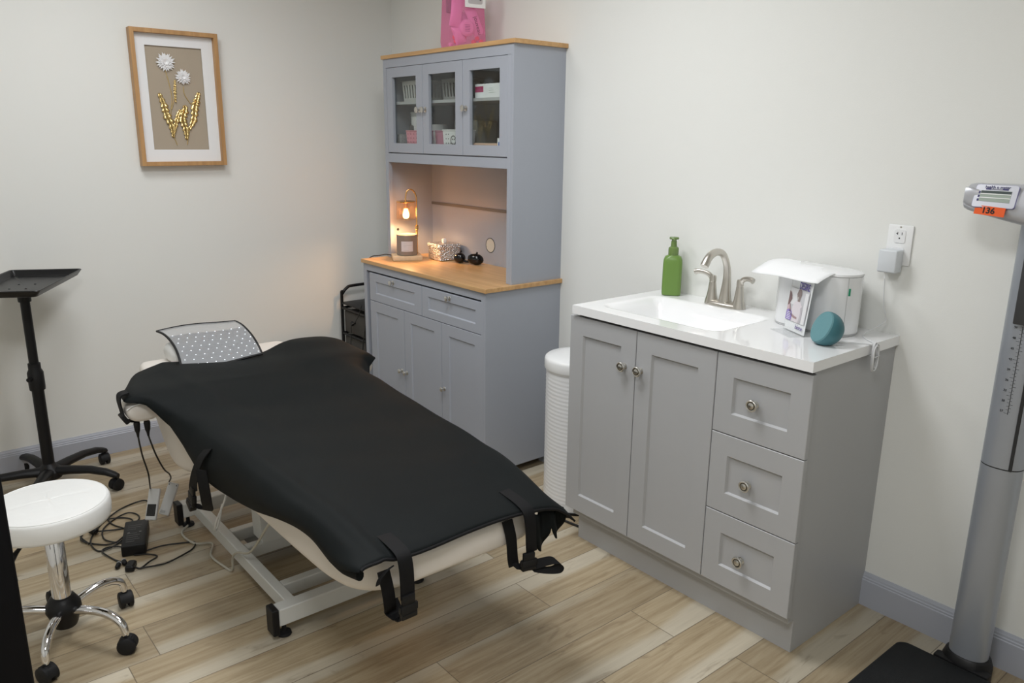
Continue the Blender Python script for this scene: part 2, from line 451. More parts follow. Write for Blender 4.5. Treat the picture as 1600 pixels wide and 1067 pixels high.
# ------------------------------------------------------------------ shaker fronts
def shaker(x0, x1, z0, z1, yf, th, mx, mz, rec=.008, glass=False, slope=.005):
    """framed front facing -y; glass=True leaves the middle open"""
    b = BM()
    yb = yf+th; a0, a1, c0, c1 = x0+mx, x1-mx, z0+mz, z1-mz
    O = [(x0, z0), (x1, z0), (x1, z1), (x0, z1)]; I = [(a0, c0), (a1, c0), (a1, c1), (a0, c1)]
    e = .0015
    Of = [(x0+e, z0+e), (x1-e, z0+e), (x1-e, z1-e), (x0+e, z1-e)]
    mk = lambda L, y: [b.verts.new((u, y, v)) for u, v in L]
    o1 = mk(Of, yf); o2 = mk(O, yf+e); o3 = mk(O, yb); i1 = mk(I, yf)
    def band(p, q):
        for k in range(4): b.faces.new((p[k], p[(k+1) % 4], q[(k+1) % 4], q[k]))
    band(o1, i1); band(o1, o2); band(o2, o3)
    if glass:
        i3 = mk(I, yb); band(i1, i3); band(o3, i3)
    else:
        s = slope
        i2 = mk([(a0+s, c0+s), (a1-s, c0+s), (a1-s, c1-s), (a0+s, c1-s)], yf+rec); band(i1, i2); b.faces.new(i2); b.faces.new(o3)
    return b

def knob_lathe(b, x, y, z, r=.0180, L=.027, style=0):
    """mushroom knob pointing to -y"""
    if style == 0:   # ringed knob
        prof = [(0, 0), (r*.62, 0), (r*.62, .002), (r*.42, .004), (r*.36, L*.45), (r*.5, L*.58), (r*.95, L*.68), (r, L*.76), (r*.97, L*.86), (r*.82, L*.93), (r*.70, L*.90), (r*.62, L*.86), (r*.52, L*.90), (r*.3, L*.99), (0, L)]
    else:
        prof = [(0, 0), (r*.9, 0), (r*.85, .002), (r*.35, .005), (r*.33, L*.5), (r*.6, L*.62), (r, L*.75), (r*.95, L*.88), (r*.6, L*.97), (0, L)]
    f0 = len(b.faces); lathe(b, prof, (x, y, z), 24, RX(PI/2))
    if style == 0:
        b.faces.ensure_lookup_table()
        for k_ in (10, 11):
            for q in range(24): b.faces[f0+k_*24+q].material_index = 1

# ------------------------------------------------------------------ vanity
VX0, VX1, VZ, VD = 2.009, 2.949, .9335, .4965
t = thing('vanity_cabinet', 'grey sink cabinet with two shaker doors and three drawers under white counter', 'cabinet', ((VX0+VX1)/2, -VD/2, 0))
b = BM()
yb, yt, bx0, bx1 = -.466, -.434, VX0+.008, VX1-.008
prism(b, [(yt, 0), (-.001, 0), (-.001, .60), (yb, .60), (yb, .112), (yt, .112)], bx0, bx1, 'x')
for lo, hi in (((bx0, yb, .60), (bx0+.018, -.001, VZ-.0305)), ((bx1-.018, yb, .60), (bx1, -.001, VZ-.0305)), ((bx0+.018, yb, .60), (bx1-.018, yb+.018, VZ-.0305)), ((bx0+.018, -.019, .60), (bx1-.018, -.001, VZ-.0305))): box(b, lo, hi)
obj('body', b, M_van, t, smooth=False)
b = BM(); box(b, (bx0+.004, yb-.0015, .13), (bx1-.004, yb, VZ-.034)); obj('face_gap_shade', b, M_dark, t, smooth=False, label='black sheet painting shade in the gaps behind doors and drawers')  # black sheet on the carcass paints the shade between the fronts
FY = -.4865
for (x0, x1, kx) in ((1.992, 2.3085, 2.262), (2.3115, 2.6315, 2.334)):
    d = obj('door', shaker(x0, x1, .140, .893, FY, .019, .066, .066), M_van, t, ang=.2)
    b = BM(); knob_lathe(b, kx, FY, .762); obj('knob', b, [M_knob, M_groove], d)
for (z0, z1) in ((.6455, .893), (.3875, .6425), (.140, .3845)):
    d = obj('drawer', shaker(2.6345, 2.9475, z0, z1, FY, .019, .062, .066), M_van, t, ang=.2)
    b = BM(); knob_lathe(b, 2.777, FY, (z0+z1)/2-.005, r=.0185); obj('knob', b, [M_knob, M_groove], d)

# counter with an integral basin
t2 = thing('sink_countertop', 'glossy white countertop with integral rectangular basin on the grey cabinet', 'countertop', ((VX0+VX1)/2, -VD/2, VZ-.03))
b = BM()
nx, ny = 110, 64
def ss(x): x = max(0, min(1, x)); return x*x*(3-2*x)
def basin(x, y):
    # signed distance inside the rounded basin
    cx, cy, hx, hy, r = 2.325, -.268, .252, .158, .05
    qx, qy = abs(x-cx)-(hx-r), abs(y-cy)-(hy-r)
    d = math.hypot(max(qx, 0), max(qy, 0))+min(max(qx, qy), 0)-r
    s = -d
    if s <= 0: return 0
    return -.004*ss(s/.012) - .085*ss((s-.004)/.085) - .012*ss(s/.16)
grid = [[b.verts.new((VX0+(VX1-VX0)*i/nx, -VD+VD*j/ny, VZ+basin(VX0+(VX1-VX0)*i/nx, -VD+VD*j/ny))) for i in range(nx+1)] for j in range(ny+1)]
for j in range(ny):
    for i in range(nx): b.faces.new((grid[j][i], grid[j][i+1], grid[j+1][i+1], grid[j+1][i]))
def skirt(vs):
    e = .0022
    cen = V((0, 0, 0))
    low = []
    for v in vs:
        low.append(b.verts.new((v.co.x, v.co.y, VZ-.030)))
    for k in range(len(vs)-1): b.faces.new((vs[k], vs[k+1], low[k+1], low[k]))
    return low
per = grid[0] + [r[-1] for r in grid[1:]] + grid[-1][::-1][1:] + [r[0] for r in grid[::-1][1:]]
low = skirt(per)
obj('countertop', b, M_marble, t2, ang=.7)
b = BM(); cyl(b, (2.325, -.268, 0), .021, VZ-.1012, VZ-.099, 24, bev=.001); obj('drain', b, M_chrome, t2)

# faucet
t = thing('faucet', 'brushed nickel two-handle faucet with high arched spout behind the basin', 'faucet', (2.352, -.072, VZ))
FXc, FYc = 2.352, -.070
b = BM()
def ring_xy(rx, ry, z, n=40, p=2.6, cx=FXc, cy=FYc):
    out = []
    for k in range(n):
        a = 2*PI*k/n; c, s = math.cos(a), math.sin(a)
        out.append((cx+rx*math.copysign(abs(c)**(2/p), c), cy+ry*math.copysign(abs(s)**(2/p), s), z))
    return out
loft(b, [ring_xy(.083, .028, VZ+.0003), ring_xy(.083, .028, VZ+.006), ring_xy(.079, .025, VZ+.012), ring_xy(.068, .018, VZ+.018), ring_xy(.05, .010, VZ+.020)])
obj('base_plate', b, M_nickel, t)
b = BM(); tube(b, [(FXc, FYc, VZ+.008), (FXc, FYc, VZ+.05), (FXc, FYc+.002, VZ+.10), (FXc, FYc-.006, VZ+.150), (FXc, FYc-.034, VZ+.190), (FXc, FYc-.074, VZ+.200), (FXc, FYc-.112, VZ+.186), (FXc, FYc-.136, VZ+.156)], [.0245, .0185, .0140, .0120, .0122, .0130, .0140, .0150], 20, 7)
obj('spout', b, M_nickel, t)
for s in (-1, 1):
    hx = FXc+s*.058
    b = BM(); lathe(b, [(0, .004), (.025, .004), (.0235, .012), (.0175, .035), (.014, .062), (.0125, .078), (.0118, .080), (.0118, .081), (.0125, .082), (.0125, .096), (.010, .104), (0, .106)], (hx, FYc, VZ), 28)
    h = obj('handle', b, M_nickel, t)
    b = BM()
    tube(b, [(hx, FYc, VZ+.088), (hx+s*.012, FYc-.004, VZ+.104), (hx+s*.030, FYc-.010, VZ+.112), (hx+s*.052, FYc-.018, VZ+.114), (hx+s*.066, FYc-.022, VZ+.110)], [.0105, .0095, .0085, .0095, .0105], 14, 6, rz=.75)
    obj('lever', b, M_nickel, h)

# soap bottle
t = thing('soap_bottle', 'green foaming hand soap bottle with pump in back corner of the counter', 'soap dispenser', (2.100, -.062, VZ+.0005), math.radians(38))
b = BM()
def rr3(w, d, r, z, n=5): return [(x, y, z) for x, y in rrect(w, d, r, n)]
loft(b, [rr3(.062, .044, .012, .0), rr3(.070, .050, .014, .003), rr3(.072, .052, .015, .012), rr3(.072, .052, .015, .120), rr3(.070, .050, .018, .135), rr3(.060, .044, .020, .148), rr3(.040, .036, .0175, .153), rr3(.034, .034, .0165, .155)])
obj('bottle', b, M_green, t, world=False)
b = BM(); lathe(b, [(0, .153), (.0185, .153), (.0195, .157), (.0195, .176), (.018, .182), (.0115, .186), (.0105, .206), (0, .206)], seg=28); obj('collar', b, M_greenc, t, world=False)
b = BM(); lathe(b, [(0, .204), (.009, .204), (.009, .211), (.017, .213), (.0185, .217), (.016, .221), (0, .2225)], seg=28, sy=.85)
tube(b, [(0, 0, .214), (.0, -.016, .215), (.0, -.026, .209)], .005, 8, 3); obj('pump_head', b, M_greenc, t, world=False)

# ------------------------------------------------------------------ white countertop appliance with sheets on it
AYAW = math.radians(-9)
t = thing('countertop_bin', 'white rounded appliance with flat lid standing at the counter right end', 'appliance', (2.729, -.116, VZ+.0005), AYAW)
def stad(hx, r, z, n=16):
    out = []
    for k in range(n+1): a = -PI/2+PI*k/n; out.append((hx-r+r*math.cos(a), r*math.sin(a), z))
    for k in range(n+1): a = PI/2+PI*k/n; out.append((-hx+r+r*math.cos(a), r*math.sin(a), z))
    return out
b = BM(); loft(b, [stad(.134, .066, .0), stad(.138, .070, .004), stad(.140, .072, .012), stad(.140, .072, .182)]); obj('body', b, M_whiteg, t, world=False)
b = BM(); loft(b, [stad(.135, .067, .004), stad(.1395, .0715, .005), stad(.1395, .0715, .0075), stad(.135, .067, .0085)]); obj('base_ring', b, M_grey, t, world=False, label='grey base ring')
b = BM(); loft(b, [stad(.1375, .0695, .182), stad(.1375, .0695, .184), stad(.142, .074, .185), stad(.141, .073, .191), stad(.132, .064, .195), stad(.104, .045, .198), stad(.054, .02, .199)]); obj('lid', b, M_whiteg, t, world=False)
b = BM(); add(b, boxm((-.0015, -.003, 0), (.0015, .003, .022), .001, T(.140-.072+.0725*math.cos(-.42), .0725*math.sin(-.42), .128) @ RZ(-.42))); obj('indicator', b, mat('green_indicator', (.01, .12, .06), .3, emit=(.0, .25, .12), estr=.25), t, world=False, label='dark green indicator light')
b = BM(); add(b, boxm((-.0008, -.0005, .004), (.0006, .0005, .182), 0, T(.140-.072+.072*math.cos(-.50), .072*math.sin(-.50), 0) @ RZ(-.5))); obj('seam', b, M_grey, t, world=False)
# draped sheets
b = BM(); Pn = 14
rows = []
for i in range(Pn+1):
    u = i/Pn; row = []
    for j in range(11):
        v = j/10
        x = -.150+.240*v + .018*u*(v-.5)
        y = .065-.205*u
        z = .2125+.006*u+.010*math.sin(PI*min(1, u*1.25))*(1-.5*v) - .027*max(0, (u-.62)/.38)**1.7*(1.0-.15*v) - .002*(v*v) + .0015*math.sin(9*v+4*u)
        row.append((x, y, z))
    rows.append(row)
loft(b, rows, cap=False, closed=False)
o = obj('paper_sheets', b, M_paper, None)
me = o.data
o.data.transform(RZ(AYAW)); o.location = (0, 0, 0)
o.data.transform(T(0, 0, 0))
sol = o.modifiers.new('s', 'SOLIDIFY'); sol.thickness = .0014; sol.offset = 1
_cc = T(2.735, -.118, VZ) @ RZ(AYAW) @ T((-.150+.09+.0)/2, (.065-.14)/2, .1665)
o.location = _cc.translation
tag(o, 'white folded paper sheets lying over the lid of the white appliance', 'paper')

# brochure in an acrylic stand
CY = math.radians(-28)
t = thing('brochure_holder', 'clear acrylic stand holding a brochure headed DESIRE, leaning by the white appliance', 'brochure holder', (2.728, -.238, VZ+.0005), CY)
tilt = RX(math.radians(-6))
b = BM(); W2 = .058
add(b, boxm((-W2, -.0012, .0), (W2, .0012, .172), 0, tilt)); add(b, boxm((-W2, .0032, .0), (W2, .0052, .172), 0, tilt)); box(b, (-W2, -.046, 0), (W2, .003, .0025)); obj('acrylic', b, M_acryl, t, world=False, smooth=False)
b = BM(); add(b, boxm((-W2+.002, .0014, .003), (W2-.002, .0029, .169), 0, tilt)); card = obj('brochure', b, M_paper, t, world=False, smooth=False)
def card_print(name, poly, col, lift, rough=.5):
    b = BM(); prism(b, poly, -.0013-.0002*lift, -.0013-.0002*lift-.0001, 'y', M=tilt)
    return obj(name, b, mat('print_'+name, col, rough), card, world=False, smooth=False)
card_print('photo_print', [(-.055, .034), (.050, .034), (.050, .136), (-.055, .136)], (.52, .52, .54), 1)
card_print('window_print', [(.030, .034), (.046, .034), (.046, .130), (.030, .130)], (.72, .72, .73), 2)
card_print('wall_print', [(-.055, .085), (-.012, .085), (-.012, .136), (-.055, .136)], (.68, .68, .69), 2)
card_print('shirt_print', [(-.032, .034), (.024, .034), (.028, .062), (.023, .086), (.010, .099), (-.006, .101), (-.020, .094), (-.028, .078)], (.68, .63, .66), 3)
card_print('sleeve_print', [(.014, .034), (.025, .034), (.029, .068), (.023, .086), (.015, .080), (.019, .062)], (.50, .47, .50), 4)
card_print('neck_print', [(-.006, .098), (.006, .098), (.008, .114), (-.004, .112)], (.24, .19, .18), 4)
card_print('face_print', [(-.008, .106), (.0, .105), (.009, .111), (.0115, .121), (.0095, .131), (.004, .1365), (-.004, .137), (-.010, .132), (-.012, .125), (-.0145, .119), (-.012, .116), (-.0125, .111)], (.24, .19, .18), 5)
card_print('beard_print', [(-.008, .106), (-.001, .105), (-.002, .112), (-.0125, .113), (-.0125, .110)], (.45, .42, .40), 6)
card_print('dress_print', [(-.055, .034), (-.030, .034), (-.034, .070), (-.046, .088), (-.055, .090)], (.58, .44, .47), 4)
card_print('hair_print', [(-.055, .078), (-.050, .080), (-.044, .086), (-.040, .094), (-.037, .098), (-.036, .102), (-.038, .106), (-.040, .113), (-.046, .120), (-.055, .124)], (.20, .13, .13), 5)
card_print('arm_print', [(-.046, .086), (-.041, .085), (-.030, .058), (-.010, .052), (.006, .050), (.006, .044), (-.014, .045), (-.036, .053)], (.36, .24, .25), 6)
card_print('badge_print', [(-.055, .034), (-.024, .034), (-.022, .052), (-.026, .062), (-.036, .068), (-.047, .067), (-.055, .061)], (.27, .20, .50), 6)
TX = lambda x, z: tilt @ frame((x, -.0030, z), (1, 0, 0), (0, 0, 1))
b = BM()
add(b, text_bm('DESIRE', .030, TX(.020, .1475) @ Matrix.Diagonal((.60, 1, 1, 1)), bold=.0003)); obj('title_text', b, mat('print_purple', (.09, .06, .28), .5), card, world=False, smooth=False)
b = BM()
add(b, text_bm('biote', .019, TX(.027, .021))); obj('brand_text', b, mat('print_violet', (.16, .11, .32), .5), card, world=False, smooth=False)
b = BM()
for k in range(5): prism(b, [(-.050, .0575-.005*k), (-.030, .0575-.005*k), (-.030, .0588-.005*k), (-.050, .0588-.005*k)], -.0027, -.0028, 'y', M=tilt)
obj('badge_lines', b, M_paper, card, world=False, smooth=False)

# teal half-ball speaker
t = thing('smart_speaker', 'small teal half-ball speaker on the front right of the counter', 'speaker', (2.862, -.292, VZ+.0005))
nv = V((.0, 0, 0))
_fwd = V((4.0036, -2.4296, 1.514))-V((2.862, -.292, .98)); _fwd.normalize()
nrm = (_fwd*.44 + V((-.88, -.47, 0))*.84 + V((0, 0, .34))).normalized()
R0 = .051; zc = .047
ax = frame((0, 0, 0), nrm.cross(V((0, 0, 1))), V((0, 0, 1))-nrm*nrm.z)   # z axis = +-normal
b = BM()
zz = ax.to_3x3() @ V((0, 0, 1)); sgn = 1 if zz.dot(nrm) > 0 else -1
prof = [(0, -R0)] + [(R0*math.cos(a), R0*math.sin(a)) for a in [math.radians(-90+9*k) for k in range(1, 12)]]
prof = [(r, z*sgn) for r, z in prof]
lathe(b, prof + [(R0*.955, .0125*sgn)], (0, 0, zc), 48, ax)
for v in b.verts:
    if v.co.z < 0.0: v.co.z = 0.0
obj('shell', b, M_teal, t, world=False)
b = BM(); lathe(b, [(R0*.965, .0075*sgn), (R0*.958, .0135*sgn), (R0*.92, .0165*sgn), (R0*.5, .0185*sgn), (0, .019*sgn)], (0, 0, zc), 48, ax); obj('grille', b, M_tealf, t, world=False, label='lighter teal fabric grille')

# ------------------------------------------------------------------ outlet, plug, cord
t = thing('wall_outlet', 'white double wall socket plate on the right wall above the counter', 'outlet', (2.911, -.001, 1.148))
b = BM(); box(b, (2.873, -.0065, 1.148), (2.949, -.0003, 1.270), .0035, 2); obj('plate', b, M_white, t)
for z in (1.236, 1.182):
    b = BM(); prism(b, rrect(.034, .040, .006, 4, 2.911, z), -.0085, -.006, 'y'); r = obj('receptacle', b, M_whiteg, t, smooth=False)
    b = BM()
    box(b, (2.9035, -.0088, z+.004), (2.9055, -.0084, z+.012)); box(b, (2.9000, -.0088, z+.007), (2.9035, -.0084, z+.0088))
    box(b, (2.9165, -.0088, z+.004), (2.9185, -.0084, z+.012))
    cyl(b, (2.911, -.0084, z-.006), .0024, 0, .0004, 12, RX(PI/2)); obj('slots', b, M_ink, r, smooth=False)
b = BM(); cyl(b, (2.911, -.0063, 1.2635), .0025, 0, .001, 12, RX(PI/2)); obj('screw', b, M_nickel, t)
t = thing('power_adapter', 'pale grey plug-in power adapter in the lower wall socket', 'adapter', (2.902, -.03, 1.128))
b = BM(); box(b, (2.874, -.052, 1.128), (2.931, -.0092, 1.197), .005, 3); ab = obj('adapter_body', b, mat('pale_grey_plastic', (.66, .69, .72), .4), t)
b = BM(); tube(b, [(2.896, -.036, 1.130), (2.896, -.036, 1.108)], .0035, 8, 0); obj('strain_relief', b, M_white, t)
M_wc = mat('white_cord', (.70, .71, .72), .4)
b = BM()
tube(b, [(2.896, -.036, 1.110), (2.897, -.033, 1.07), (2.901, -.028, 1.02), (2.912, -.026, .982), (2.905, -.040, .965), (2.890, -.070, .950), (2.885, -.105, VZ+.004), (2.915, -.145, VZ+.004), (2.945, -.165, VZ+.003), (2.957, -.168, VZ-.006)], .0016, 8, 8)
tube(b, [(2.884, -.262, VZ+.004), (2.895, -.245, VZ+.0035), (2.915, -.215, VZ+.0035), (2.940, -.195, VZ+.003), (2.956, -.182, VZ-.004), (2.960, -.176, VZ-.03)], .0017, 8, 8)
for k, (dy, dx, top, bot) in enumerate(((.0, .0, .006, -.066), (.004, .003, .002, -.074), (-.004, .005, .009, -.080), (.001, .008, .004, -.070), (-.006, .010, .0, -.076))):
    y0 = -.176+dy; hw = .013+.0014*k; pts = []
    for q in range(14):
        a = 2*PI*q/13; cz = (top+bot)/2; hh = (top-bot)/2
        pts.append((2.9535+dx+.0035, y0+hw*math.sin(a)*(.75+.25*abs(math.cos(a))), VZ+cz+hh*math.cos(a)))
    tube(b, pts, .0022, 8, 4)
tube(b, [(2.9525, -.188, VZ-.032), (2.9525, -.164, VZ-.031), (2.9685, -.164, VZ-.033), (2.9685, -.188, VZ-.034), (2.9525, -.188, VZ-.032)], .0014, 6, 0)
tag(obj('white_power_cord', b, M_wc), 'thin white cord looped in a bundle over the counter right edge', 'cord')

# ------------------------------------------------------------------ tall hutch cabinet
t = thing('hutch_cabinet', 'tall blue-grey hutch cabinet with glass doors above and oak worktop', 'cabinet', (.906, -.22, 0))
CX0, CX1, CD, CH = .372, 1.414, .4305, .874
b = BM()
for lo, hi in (((CX0, -CD, .044), (CX0+.03, 0, CH)), ((CX1-.018, -CD, .044), (CX1, 0, CH)), ((CX0+.03, -CD, .044), (CX1-.018, -.02, .070)), ((CX0+.03, -.02, .044), (CX1-.018, 0, CH)),
               ((CX0+.03, -CD, .838), (CX1-.018, -.02, CH)), ((CX0+.03, -CD+.03, .07), (CX1-.018, -CD+.045, .838))): box(b, lo, hi)
for x in (CX0+.02, CX1-.06): 
    for y in (-CD+.01, -.06): box(b, (x, y, 0), (x+.04, y+.04, .044))
obj('base_body', b, M_cab, t, smooth=False)
b = BM(); box(b, (CX0+.031, -CD+.0285, .07), (CX1-.03, -CD+.03, .837)); obj('base_gap_shade', b, M_dark, t, smooth=False, label='black sheet painting shade in the gaps behind the lower fronts')  # near-black backing puts shade into the gaps of the lower fronts
b = BM(); box(b, (CX1-.030, -CD-.0005, .044), (CX1-.016, -CD+.02, .838)); obj('front_stile', b, M_cab, t, smooth=False)
dy = -CD
for x0, x1, kx in ((.430, .9185, .664), (.9215, 1.394, 1.147)):
    d = obj('drawer', shaker(x0, x1, .686, .829, dy, .018, .062 if x0 < .5 else .052, .040, .006), M_cab, t, ang=.2)
    b = BM(); knob_lathe(b, kx, dy, .808, .0125, .024, 1); obj('knob', b, M_knob, d)
for x0, x1, kx in ((.430, .7575, .728), (.7605, 1.0785, .775), (1.0815, 1.394, 1.100)):
    d = obj('door', shaker(x0, x1, .072, .683, dy, .018, .058, .052, .006), M_cab, t, ang=.2)
    b = BM(); knob_lathe(b, kx, dy, .370, .0115, .023, 1); obj('knob', b, M_knob, d)
b = BM(); box(b, (.366, -.4415, CH), (1.4262, 0, .8929), .0012, 1); obj('worktop', b, M_oak, t, smooth=False)
# upper hutch
UX0, UX1, UD, UT = .386, 1.412, .288, 1.879
b = BM()
for lo, hi in (((UX0, -UD, .893), (UX0+.016, 0, UT)), ((UX1-.016, -UD, .893), (UX1, 0, UT)), ((UX0+.016, -.016, .893), (UX1-.016, -.004, UT)),
               ((UX0+.016, -UD, 1.838), (UX1-.016, -.016, UT)), ((UX0+.016, -UD, 1.383), (UX1-.016, -.016, 1.4265)), ((UX0+.016, -.2690, 1.4265), (UX1-.016, -.016, 1.4655)),
               ((UX1-.037, -UD-.0006, .894), (UX1-.0155, -UD+.02, 1.837)), ((UX0+.0155, -UD-.0006, .894), (UX0+.030, -UD+.02, 1.837))): box(b, lo, hi)
ub = obj('hutch_body', b, M_cab, t, smooth=False)
b = BM(); box(b, (UX0+.017, -.0205, 1.158), (UX1-.017, -.0155, 1.172)); obj('back_groove_strip', b, mat('dark_taupe_strip', (.16, .15, .14), .5), t, smooth=False, label='darker horizontal strip across the open back')  # darker strip laid along the groove line of the back
b = BM(); cyl(b, (.915, -.0155, .990), .034, 0, .0012, 32, RX(PI/2)); obj('cable_hole', b, mat('hole_wall', (.62, .60, .52), .8), t, label='round cable hole showing the pale wall')
b = BM(); lathe(b, [(.034, 0), (.0365, 0), (.0365, .0022), (.034, .0022), (.034, 0)], (.915, -.0155, .990), 32, RX(PI/2)); obj('hole_rim', b, M_dark, t)
b = BM(); cyl(b, (UX0+.0158, -.235, 1.035), .007, 0, .001, 14, RY(PI/2)); obj('screw_hole', b, M_dark, t)
b = BM(); box(b, (.376, -.2955, UT), (1.4262, 0, 1.897), .0012, 1); obj('top_board', b, M_oak, t, smooth=False)
for x0, x1, kx in ((.4175, .7355, .712), (.7385, 1.0565, .760), (1.0595, 1.3735, 1.083)):
    d = obj('glass_door', shaker(x0, x1, 1.431, 1.836, -.2885, .017, .052, .046, glass=True), M_cab, t, ang=.2)
    b = BM(); box(b, (x0+.048, -.2770, 1.473), (x1-.048, -.2740, 1.794)); obj('pane', b, M_glass, d, smooth=False)
    b = BM(); knob_lathe(b, kx, -.2885, 1.633, .0145, .025, 1); obj('knob', b, M_knob, d)
b = BM(); box(b, (UX0+.017, -.262, 1.663), (UX1-.017, -.017, 1.676)); obj('shelf', b, mat('pale_shelf', (.52, .53, .54), .5), t, smooth=False, label='pale inner shelf')
SH, SL = 1.676, 1.4656

# things in the glass cupboard
M_hole = mat('dark_pink', (.42, .12, .17), .6)
def pink_holes(b):
    for i in range(5):
        for j in range(3): cyl(b, (-.060+.026*i, -.0285, .018+.019*j), .0028, 0, .0012, 8, RX(PI/2), mi=1)
def basket(name, x0, x1, y0, y1, z0, h, m, label, grp=None, slots=8, holes=None):
    t = thing(name, label, 'basket', ((x0+x1)/2, (y0+y1)/2, z0+.0005), 0, grp)
    b = BM(); w, d = (x1-x0), (y1-y0); k = .93; th = .003
    box(b, (-w/2*k, -d/2*k, 0), (w/2*k, d/2*k, .003))
    def wall(p, q, p2, q2):
        # from bottom line p-q to top line p2-q2, with slots cut out
        if not slots:
            vs = [V((*p, .003)), V((*q, .003)), V((*q2, h)), V((*p2, h))]
            quad(vs)
            return
        quad([V((*p, 0)), V((*q, 0)), lerp3(q, q2, .18, h), lerp3(p, p2, .18, h)])
        quad([lerp3(p, p2, .82, h), lerp3(q, q2, .82, h), V((*q2, h)), V((*p2, h))])
        n = slots*2+1
        for i in range(0, n, 2):
            a, c = i/n, (i+1)/n
            P = lambda f, z: (V((*p, 0)).lerp(V((*q, 0)), f)).lerp(V((*p2, h)).lerp(V((*q2, h)), f), z)
            quad([P(a, .18), P(c, .18), P(c, .82), P(a, .82)])
    def lerp3(p, p2, f, h): return V((*p, 0)).lerp(V((*p2, h)), f)
    def quad(vs):
        n = (vs[1]-vs[0]).cross(vs[3]-vs[0]).normalized()*th
        A = [b.verts.new(v) for v in vs]; B = [b.verts.new(v-n) for v in vs]
        b.faces.new(A); b.faces.new(B[::-1])
        for i in range(4): b.faces.new((A[i], A[(i+1) % 4], B[(i+1) % 4], B[i]))
    c0 = [(-w/2*k, -d/2*k), (w/2*k, -d/2*k), (w/2*k, d/2*k), (-w/2*k, d/2*k)]; c1 = [(-w/2, -d/2), (w/2, -d/2), (w/2, d/2), (-w/2, d/2)]
    for i in range(4): wall(c0[i], c0[(i+1) % 4], c1[i], c1[(i+1) % 4])
    if holes: holes(b)
    obj('basket_body', b, [m, M_hole], t, world=False, smooth=False)
    b = BM()
    for i in range(4):
        p, q = c1[i], c1[(i+1) % 4]; tube(b, [(*p, h), (*q, h)], .0035, 6, 0)
    obj('rim', b, m, t, world=False)
    return t
M_bw = mat('pale_basket_plastic', (.62, .62, .60), .5)
M_bg = mat('grey_basket_plastic', (.36, .36, .35), .5)
basket('storage_basket', .475, .685, -.235, -.05, SH, .095, M_bw, 'pale slotted basket on the upper shelf behind the left glass door')
basket('storage_basket', .770, .985, -.200, -.04, SH, .095, M_bg, 'grey slotted basket on the upper shelf behind the middle glass door')
t = basket('pink_basket', .548, .700, -.262, -.205, SL, .070, M_pink, 'small pink perforated basket on the lower shelf behind the left glass door', slots=0, holes=pink_holes)
t = basket('pink_basket', .770, .858, -.240, -.17, SL, .070, mat('dusty_pink', (.62, .26, .36), .45), 'dusty pink basket on the lower shelf behind the middle glass door', slots=0)
t = basket('white_basket', .865, 1.010, -.262, -.18, SL, .074, M_white, 'white basket with a printed face on the lower shelf behind the middle door', slots=0)
b = BM()
for i in range(6):
    for j in range(3):
        if 0 < j < 3 and 1 < i < 5: continue
        cyl(b, (-.045+.018*i, -.0405, .016+.02*j), .0026, 0, .0012, 8, RX(PI/2))
lathe(b, [(.018, 0), (.021, 0), (.021, .0012), (.018, .0012), (.018, 0)], (.012, -.041, .030), 20, RX(PI/2))
for s in (-1, 1): cyl(b, (.012+s*.007, -.0405, .034), .003, 0, .0014, 8, RX(PI/2))
obj('face_print', b, mat('grey_print', (.10, .10, .10), .6), t, world=False)
t = thing('wipes_canister', 'white canister with a dark mark on the lower shelf behind the left door', 'canister', (.520, -.150, SL+.0005))
b = BM(); lathe(b, [(0, 0), (.052, 0), (.054, .003), (.054, .140), (.0, .140)]); obj('canister_body', b, M_white, t, world=False)
b = BM(); lathe(b, [(0, .140), (.056, .140), (.056, .160), (.052, .163), (.0, .163)]); obj('lid', b, M_grey, t, world=False)
b = BM()
for k in range(6):
    pass
prism(b, [(-.035, .04), (-.012, .030), (-.004, .050), (-.006, .095), (-.030, .105), (-.040, .070)], -.0555, -.0542, 'y', M=RZ(.25)); obj('dark_mark', b, mat('dark_label', (.09, .09, .09), .6), t, world=False, smooth=False)
t = thing('tissue_roll', 'white paper roll on the lower shelf behind the left door', 'paper roll', (.640, -.135, SL+.0005))
b = BM(); lathe(b, [(.018, 0), (.045, 0), (.047, .003), (.047, .100), (.045, .103), (.018, .103), (.018, 0)]); obj('roll', b, M_paper, t, world=False)
b = BM(); lathe(b, [(.0155, .002), (.0175, .002), (.0175, .104), (.0155, .104), (.0155, .002)]); obj('core', b, M_grey, t, world=False)
b = BM(); box(b, (.440, -.250, SL+.0005), (.478, -.20, SL+.055), .003); tag(obj('glitter_box', b, mat('speckled_grey', (.35, .35, .36), .35, bump=1.0, bscale=300, var=.6, vscale=160)), 'small speckled grey box in the lower left corner behind the left glass door', 'box')
b = BM(); box(b, (.800, -.150, SL+.0005), (.985, -.035, SL+.120), .002); tag(obj('grey_box', b, mat('dull_carton', (.30, .30, .28), .7)), 'dull grey carton at the back of the lower shelf behind the middle door', 'box')
t = thing('product_carton', 'white and magenta product carton on the upper shelf behind the right glass door', 'box', (1.190, -.215, SH+.0005))
b = BM(); box(b, (-.09, -.035, 0), (.085, .035, .058), .0008, 1); obj('carton', b, M_paper, t, world=False, smooth=False)
b = BM(); box(b, (-.088, -.0356, .024), (-.030, -.035, .048)); obj('magenta_panel', b, mat('magenta_print', (.42, .015, .12), .5), t, world=False, smooth=False)
b = BM()
for k in range(3): box(b, (.010, -.0356, .020+.009*k), (.050-.008*k, -.035, .0215+.009*k))
obj('small_print', b, mat('faint_green', (.45, .55, .50), .5), t, world=False, smooth=False)
t = thing('clear_case', 'clear plastic case beside the magenta carton behind the right glass door', 'box', (1.315, -.215, SH+.0005))
